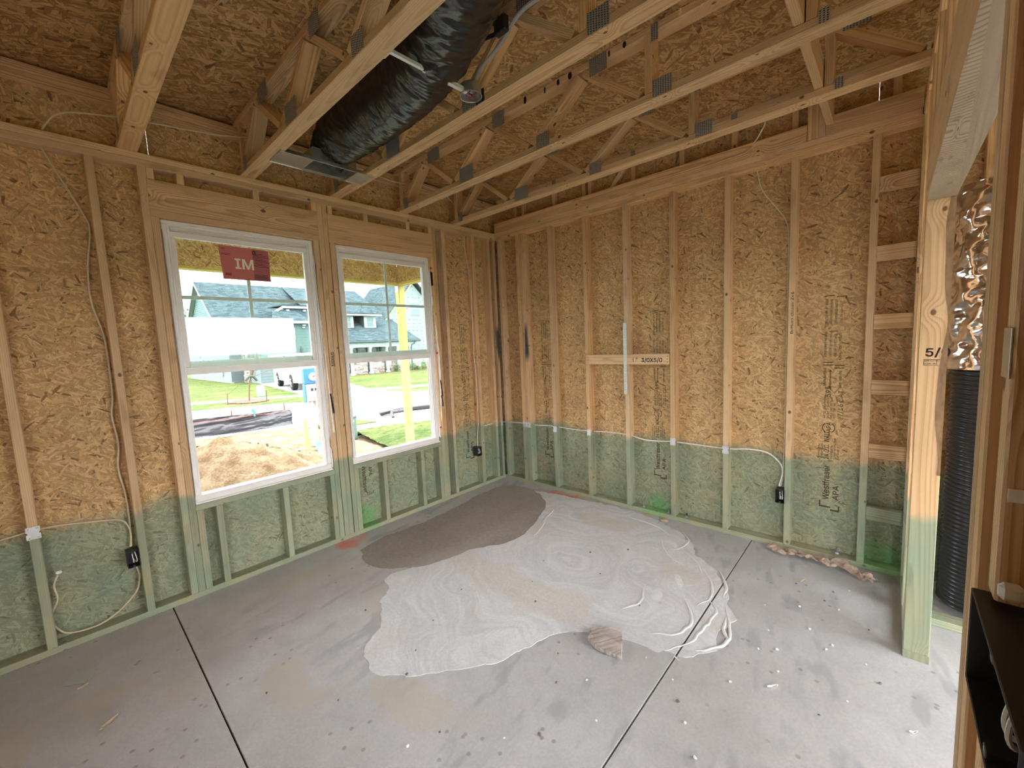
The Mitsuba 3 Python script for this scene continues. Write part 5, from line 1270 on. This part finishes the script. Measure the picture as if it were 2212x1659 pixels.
hs = thing('cottage', 'pale blue-green sided house with a grey shingle roof across the street', 'house')
XS = 4.9
side = sg.Polygon([(-45.6, GZ - 0.1), (-31.8, GZ - 0.1), (-31.8, 2.12), (-38.7, 7.35), (-45.6, 2.12)])
put('side_siding', laps(side, -EY, EZ, (XS, 0, 0)), 'siding_paint', hs, kind='stuff', label='lap siding of the gable end')
put('front_siding', laps(sg.box(XS, GZ - 0.1, 5.75, 2.2), EX, EZ, (0, 31.8, 0)), 'siding_paint', hs, kind='stuff')
rk = 0.30
roof_plane('roof_slope', [(XS - rk, 31.3, 2.20), (18.4, 31.3, 2.20), (18.4, 38.7, 7.55), (XS - rk, 38.7, 7.55)], hs)
roof_plane('roof_slope', [(18.4, 46.1, 2.20), (XS - rk, 46.1, 2.20), (XS - rk, 38.7, 7.55), (18.4, 38.7, 7.55)], hs)
for s_ in (1, -1):
    brace('rake_board', (XS - rk, 38.7 - s_ * 7.6, 2.02), (XS - rk, 38.7, 7.46), np.array([0, 0.6 * s_, 0.8]), 0.20, 0.04, hs, 'trim_paint')
    brace('rake_soffit', (XS - rk / 2, 38.7 - s_ * 7.5, 2.03), (XS - rk / 2, 38.7, 7.42), EX, rk, 0.02, hs, 'trim_paint')
put('gutter', rbox(XS - 0.1, 5.9, 31.16, 31.30, 2.12, 2.24, 0.03), 'gutter_dark', hs)
put('downspout', tube(spline([(5.72, 31.22, 2.12), (5.74, 31.5, 1.9), (5.78, 31.7, 1.75), (5.78, 31.72, 1.0), (5.78, 31.72, GZ)], 5), 0.045, 6), 'gutter_dark', hs)
for (yy, zz, hh_, ww_) in ((43.2, 0.95, 0.18, 0.35), (40.3, 0.45, 0.75, 0.35), (36.7, 0.45, 0.75, 0.35)):
    wq = put('side_window', rbox(XS - 0.06, XS - 0.02, yy - ww_ / 2 - 0.12, yy + ww_ / 2 + 0.12, zz - 0.1, zz + hh_ + 0.1, 0.01), 'trim_paint', hs)
    put('pane', rbox(XS - 0.07, XS - 0.058, yy - ww_ / 2, yy + ww_ / 2, zz, zz + hh_, 0.004), 'window_dark', wq)
for (yy, zz) in ((42.9, 1.62), (41.5, 1.70), (40.9, 1.80), (39.6, 1.72), (40.9, 1.55)):
    put('vent_hood', rbox(XS - 0.14, XS - 0.02, yy - 0.16, yy + 0.16, zz - 0.10, zz + 0.08, 0.04), 'trim_paint', hs)
put('utility_meter', rbox(XS - 0.12, XS - 0.02, 33.9, 34.2, 0.0, 0.5, 0.02), 'meter_grey', hs)
put('foundation_band', rbox(XS - 0.03, XS + 0.1, 31.7, 45.6, GZ - 0.1, GZ + 0.08, 0.01), 'trim_paint', hs)
# garage wing
FY = 28.0
fr = sg.Polygon([(5.7, GZ - 0.1), (10.9, GZ - 0.1), (10.9, 2.55), (9.05, 3.62), (6.67, 3.62), (5.7, 2.75)])
put('garage_siding', laps(fr, EX, EZ, (0, FY, 0), 0.20), 'siding_front', hs, kind='stuff', label='lap siding of the garage front')
put('wing_siding', laps(sg.box(-31.8, GZ - 0.1, -28.0, 2.3), -EY, EZ, (5.7, 0, 0)), 'siding_front', hs, kind='stuff')
fo = FY - 0.30
for A_, B_ in (((4.95, fo, 2.10), (6.60, fo, 3.66)), ((6.60, fo, 3.66), (9.12, fo, 3.66)), ((9.12, fo, 3.66), (11.4, fo, 2.2))):
    brace('fascia', A_, B_, EZ, 0.20, 0.04, hs, 'trim_paint')
    brace('soffit', (A_[0], FY - 0.15, A_[2] - 0.06), (B_[0], FY - 0.15, B_[2] - 0.06), EY, 0.30, 0.02, hs, 'trim_paint')
put('eave_return', rbox(5.0, 5.75, fo, FY + 0.2, 1.95, 2.16, 0.02), 'trim_paint', hs)
roof_plane('roof_slope', [(4.95, 31.9, 2.12), (4.95, fo, 2.12), (6.64, fo, 3.74), (6.64, 33.6, 3.74)], hs)
roof_plane('roof_slope', [(6.60, fo, 3.72), (9.12, fo, 3.72), (8.6, 29.15, 4.55), (7.15, 29.15, 4.55)], hs)
for x in (6.85, 7.75, 8.7):
    put('bracket', cat(rbox(x - 0.09, x + 0.09, FY - 0.26, FY, 3.40, 3.50, 0.01), rbox(x - 0.09, x + 0.09, FY - 0.12, FY, 3.24, 3.36, 0.01)), 'trim_paint', hs)
lo = put('louvre_vent', rbox(7.62, 8.10, FY - 0.06, FY - 0.02, 2.42, 3.28, 0.01), 'trim_paint', hs)
put('louvres', cat([frame(rbox(7.70, 8.02, -0.012, 0.012, -0.028, 0.028, 0.004), EX, np.array([0, 0.9, 0.43]), np.array([0, -0.43, 0.9]), (0, FY - 0.075, 2.52 + i_ * 0.075)) for i_ in range(10)]), 'trim_paint', lo, kind='stuff')
put('sconce', cat(rbox(8.35, 8.47, FY - 0.16, FY - 0.03, 1.55, 1.82, 0.03), rbox(8.38, 8.44, FY - 0.06, FY - 0.02, 1.50, 1.95, 0.01)), 'gutter_dark', hs)
put('door_header', rbox(6.2, 10.4, FY - 0.06, FY - 0.02, 1.28, 1.46, 0.01), 'trim_paint', hs)
gd = put('garage_door', rbox(6.45, 10.2, FY - 0.03, FY - 0.012, GZ, 1.26, 0.01), 'trim_paint', hs)
put('door_panels', cat([rbox(6.52 + i_ * 0.92, 7.34 + i_ * 0.92, FY - 0.045, FY - 0.031, GZ + 0.08 + j_ * 0.43, GZ + 0.42 + j_ * 0.43, 0.01) for i_ in range(4) for j_ in range(4)]), 'trim_paint', gd, kind='stuff')
# upper wall with shakes behind the clipped gable
put('shake_siding', laps(sg.Polygon([(7.9, 3.6), (9.9, 3.6), (9.9, 4.75), (7.9, 4.75)]), EX, EZ, (0, 29.2, 0), 0.16), 'shake_paint', hs, kind='stuff')
put('upper_fascia', rbox(7.75, 10.1, 28.95, 29.0, 4.72, 4.90, 0.02), 'trim_paint', hs)
brace('upper_rake', (7.2, 28.97, 4.40), (7.80, 28.97, 4.82), EZ, 0.16, 0.04, hs, 'trim_paint')
for x in (8.15, 9.3):
    put('bracket', rbox(x - 0.09, x + 0.09, 28.98, 29.2, 4.52, 4.66, 0.01), 'trim_paint', hs)
roof_plane('roof_slope', [(7.75, 28.95, 4.92), (10.1, 28.95, 4.92), (9.7, 34.6, 5.25), (8.6, 34.6, 5.25)], hs)
# stone corner pier
def stones(poly, ex, ey, o, seed, hmin=0.07, hmax=0.14):
    R3 = random.Random(seed); x0_, z0_, x1_, z1_ = poly.bounds; V, F, U = [], [], []
    z = z0_
    while z < z1_ - 0.03:
        h_ = min(R3.uniform(hmin, hmax), z1_ - z); x = x0_
        while x < x1_ - 0.04:
            w_ = min(R3.uniform(0.16, 0.46), x1_ - x)
            b_ = rbox(x + 0.006, x + w_ - 0.006, z + 0.006, z + h_ - 0.006, 0.0, R3.uniform(0.03, 0.07), 0.012)
            F.append(b_.faces + sum(len(q__) for q__ in V)); V.append(b_.vertices); U.append(np.tile([R3.random(), R3.randrange(1, 4000)], (len(b_.vertices), 1))); x += w_
        z += h_
    m_ = trimesh.Trimesh(np.vstack(V), np.vstack(F), process=False)
    return frame(m_, ex, ey, np.cross(ex, ey), o), np.vstack(U)
m_, u_ = stones(sg.box(-31.75, GZ, -30.2, 2.0), -EY, EZ, (5.68, 0, 0), 3)
put('stone_veneer', m_, 'stone', hs, uv=u_, kind='stuff', label='stacked stone veneer by the downspout')
# porch front on the right: roof skirt, frieze, posts, stone, windows, dormers
roof_plane('porch_roof', [(11.6, 27.6, 2.17), (18.35, 27.6, 2.17), (18.35, 31.6, 3.95), (11.6, 31.6, 3.95)], hs)
roof_plane('roof_slope', [(11.2, 31.0, 3.68), (18.38, 31.0, 3.68), (18.38, 38.7, 7.57), (11.2, 38.7, 7.57)], hs)
put('gutter', rbox(11.6, 18.4, 27.46, 27.60, 2.06, 2.18, 0.03), 'gutter_dark', hs)
put('frieze', rbox(11.7, 18.2, 27.75, 27.95, 1.68, 2.08, 0.01), 'trim_paint', hs)
put('downspout', tube(spline([(17.75, 27.5, 2.06), (17.73, 27.6, 1.85), (17.5, 27.7, 1.55), (17.5, 27.7, GZ)], 5), 0.045, 6), 'gutter_dark', hs)
put('porch_wall', rbox(11.7, 18.0, 29.6, 29.8, GZ, 2.0, 0.01), 'siding_paint', hs)
for x in (12.05, 13.65, 15.15, 16.2, 17.4):
    put('porch_column', cat(rbox(x - 0.10, x + 0.10, 27.75, 27.95, GZ, 1.70, 0.01), rbox(x - 0.15, x + 0.15, 27.70, 28.0, GZ, GZ + 0.2, 0.01), rbox(x - 0.14, x + 0.14, 27.71, 27.99, 1.58, 1.70, 0.01)), 'trim_paint', hs)
for i_, (xa, xb) in enumerate(((10.95, 11.92), (12.25, 13.45), (13.85, 14.95), (15.35, 16.05))):
    put('mortar_bed', rbox(xa, xb, 28.05, 28.2, GZ, 0.72, 0.01), 'mortar', hs)
    m_, u_ = stones(sg.box(xa, GZ, xb, 0.70), EX, EZ, (0, 28.05, 0), 20 + i_)
    put('stone_veneer', m_, 'stone', hs, uv=u_, kind='stuff')
    put('coping', rbox(xa - 0.03, xb + 0.03, 27.97, 28.25, 0.70, 0.80, 0.01), 'trim_paint', hs)
m_, u_ = stones(sg.box(11.0, 0.8, 11.8, 1.9), EX, EZ, (0, 28.1, 0), 40)
put('stone_veneer', m_, 'stone', hs, uv=u_, kind='stuff')
for xa, xb in ((12.45, 13.25), (13.55, 14.1), (14.4, 15.3), (15.7, 16.1), (16.6, 17.1)):
    wq = put('porch_window', rbox(xa - 0.08, xb + 0.08, 29.52, 29.60, 0.55, 1.72, 0.01), 'trim_paint', hs)
    put('pane', rbox(xa, xb, 29.50, 29.525, 0.62, 1.64, 0.004), 'window_dark', wq)
for dx in (0.0, -2.05):
    dm = put('dormer', rbox(14.64 + dx, 15.67 + dx, 30.25, 33.5, 3.05, 4.35, 0.01), 'siding_paint', hs)
    put('trim', cat(rbox(14.60 + dx, 14.82 + dx, 30.18, 30.26, 3.28, 4.35, 0.01), rbox(15.48 + dx, 15.70 + dx, 30.18, 30.26, 3.28, 4.35, 0.01), rbox(14.60 + dx, 15.70 + dx, 30.16, 30.26, 3.25, 3.42, 0.01), rbox(14.60 + dx, 15.70 + dx, 30.18, 30.26, 4.24, 4.36, 0.01)), 'trim_paint', dm)
    put('sash', cat(rbox(14.82 + dx, 15.48 + dx, 30.22, 30.25, 3.42, 3.46, 0.005), rbox(14.82 + dx, 15.48 + dx, 30.20, 30.25, 3.83, 3.88, 0.005), rbox(14.82 + dx, 14.88 + dx, 30.2, 30.25, 3.42, 4.24, 0.005), rbox(15.42 + dx, 15.48 + dx, 30.2, 30.25, 3.42, 4.24, 0.005), rbox(15.13 + dx, 15.16 + dx, 30.21, 30.25, 3.88, 4.24, 0.004)), 'trim_paint', dm)
    put('pane', rbox(14.86 + dx, 15.44 + dx, 30.235, 30.249, 3.44, 4.24, 0.004), 'window_dark', dm)
    put('eave_trim', cat(rbox(14.1 + dx, 16.15 + dx, 29.85, 29.95, 4.36, 4.52, 0.01), rbox(14.1 + dx, 14.2 + dx, 29.85, 33.0, 4.36, 4.52, 0.01)), 'trim_paint', dm)
    roof_plane('roof', [(14.05 + dx, 29.85, 4.53), (16.2 + dx, 29.85, 4.53), (15.15 + dx, 31.2, 5.45)], dm, 0.05)
    roof_plane('roof', [(14.05 + dx, 34.0, 4.53), (14.05 + dx, 29.85, 4.53), (15.15 + dx, 31.2, 5.45), (15.15 + dx, 35.0, 5.45)], dm, 0.05)
    roof_plane('roof', [(16.2 + dx, 29.85, 4.53), (16.2 + dx, 34.0, 4.53), (15.15 + dx, 35.0, 5.45), (15.15 + dx, 31.2, 5.45)], dm, 0.05)
# shrubs along its foundation
def foliage(c, r, nleaf, size, seed, shape=(1, 1, 1)):
    R3 = np.random.default_rng(seed)
    d_ = R3.normal(size=(nleaf, 3)); d_ /= np.linalg.norm(d_, axis=1, keepdims=True)
    q_ = c + d_ * (r * R3.uniform(0.45, 1.0, (nleaf, 1)) * (0.75 + 0.5 * meshkit.noise(d_ * 2.5, seed)[:, None])) * np.array(shape)
    e1 = R3.normal(size=(nleaf, 3)); e1 /= np.linalg.norm(e1, axis=1, keepdims=True)
    e2 = np.cross(e1, R3.normal(size=(nleaf, 3))); e2 /= np.linalg.norm(e2, axis=1, keepdims=True)
    V = np.stack([q_ - e1 * size, q_ + e2 * size * 0.55, q_ + e1 * size, q_ - e2 * size * 0.55], 1).reshape(-1, 3)
    i_ = np.arange(nleaf)[:, None] * 4
    return trimesh.Trimesh(V, np.vstack([i_ + [0, 1, 2], i_ + [0, 2, 3]]), process=False)
for j_, (x, y, r_, hgt, nm) in enumerate(((15.2, 28.0, 0.30, 0.8, 'leftmost of the low shrubs before the stone-fronted porch'), (16.0, 27.7, 0.42, 1.0, 'low shrub just left of the porch post'), (17.25, 27.4, 0.45, 1.0, 'round shrub just right of the porch post'), (17.6, 27.2, 0.25, 1.0, 'smallest shrub between two others'), (17.95, 26.7, 0.30, 1.7, 'cone-shaped evergreen shrub at the right'))):
    sh = thing('shrub', nm, 'shrub', 'foundation shrubs across the street')
    put('foliage', foliage(np.array([x, y, GZ + r_ * hgt * 0.8]), r_, 420, 0.05, 50 + j_, (1, 1, hgt)), 'leaf_green', sh, kind='stuff')
    put('stem', tube([(x, y, GZ), (x, y, GZ + r_)], 0.02, 6), 'bark_brown', sh)
k = thing('mulch_bed', 'dark mulch bed at the foot of the porch across the street', 'mulch bed')
scene[k] = mikit.ply(prism([(12.5, 27.3), (15.4, 27.6), (17.2, 26.4), (18.6, 25.6), (18.9, 26.6), (17.4, 27.9), (12.6, 28.0)], 0.06).apply_translation([0, 0, GZ]), 'mulch')
# ---- unfinished house in white wrap
h3 = thing('wrapped_house', 'unfinished house in white house-wrap at the right of the second window', 'house')
HY = 32.0
wallp = sg.Polygon([(17.5, GZ), (25.0, GZ), (25.0, 3.6), (20.9, 7.85), (17.5, 3.95)])
put('wall', frame(prism(wallp, 0.2), EX, EZ, -EY, (0, HY + 0.2, 0)), 'wrap_house', h3)
brace('rake_board', (17.3, HY - 0.15, 3.75), (20.95, HY - 0.15, 7.98), EZ, 0.22, 0.05, h3, 'lumber_treated')
roof_plane('roof_slope', [(17.2, 40, 3.78), (17.2, HY - 0.3, 3.78), (20.95, HY - 0.3, 8.1), (20.95, 40, 8.1)], h3)
roof_plane('roof_slope', [(25.0, HY - 0.5, 3.7), (25.0, 40, 3.7), (20.95, 40, 8.1), (20.95, HY - 0.5, 8.1)], h3)
for xa in (20.72, 21.27):
    wq = put('window', rbox(xa - 0.06, xa + 0.40, HY - 0.05, HY, 4.72, 5.98, 0.01), 'trim_paint', h3)
    put('pane', rbox(xa, xa + 0.34, HY - 0.06, HY - 0.049, 4.80, 5.30, 0.004), 'window_blue', wq)
    put('pane', rbox(xa, xa + 0.34, HY - 0.06, HY - 0.049, 5.40, 5.90, 0.004), 'window_blue', wq)
pr_ = []
R4 = random.Random(11)
for r_ in range(22):
    z = -0.1 + r_ * 0.36
    x = 17.6 + R4.uniform(0, 0.5)
    while x < 24.5:
        w_ = R4.uniform(0.14, 0.42) if r_ % 3 else 0.16
        if wallp.buffer(-0.12).contains(sg.box(x, z, x + w_, z + 0.07)) and not (20.55 < x + w_ and x < 21.75 and 4.6 < z < 6.1):
            pr_.append(rbox(x, x + w_, HY - 0.006, HY - 0.001, z, z + (0.035 if r_ % 3 else 0.07), 0.001))
        x += w_ + R4.uniform(0.16, 0.40)
put('wrap_print', cat(pr_), 'gutter_dark', h3, kind='stuff', label='rows of small dark print on the wrap')
# ---- trees behind
for j_, (c_, r_, nl_, nm) in enumerate((((5.6, 60, 4.6), 3.6, 1500, 'leafy tree behind the gable at the left of the wide window'), ((24.6, 46, 4.0), 2.0, 900, 'leafy tree between the two houses across the street'))):
    tr2 = thing('tree', nm, 'tree')
    put('crown', foliage(np.array(c_), r_, nl_, 0.22, 80 + j_, (1, 1, 1.1)), 'leaf_far', tr2, kind='stuff')
    put('trunk', tube([(c_[0], c_[1], GZ), (c_[0], c_[1], c_[2])], 0.2, 8), 'bark_brown', tr2)
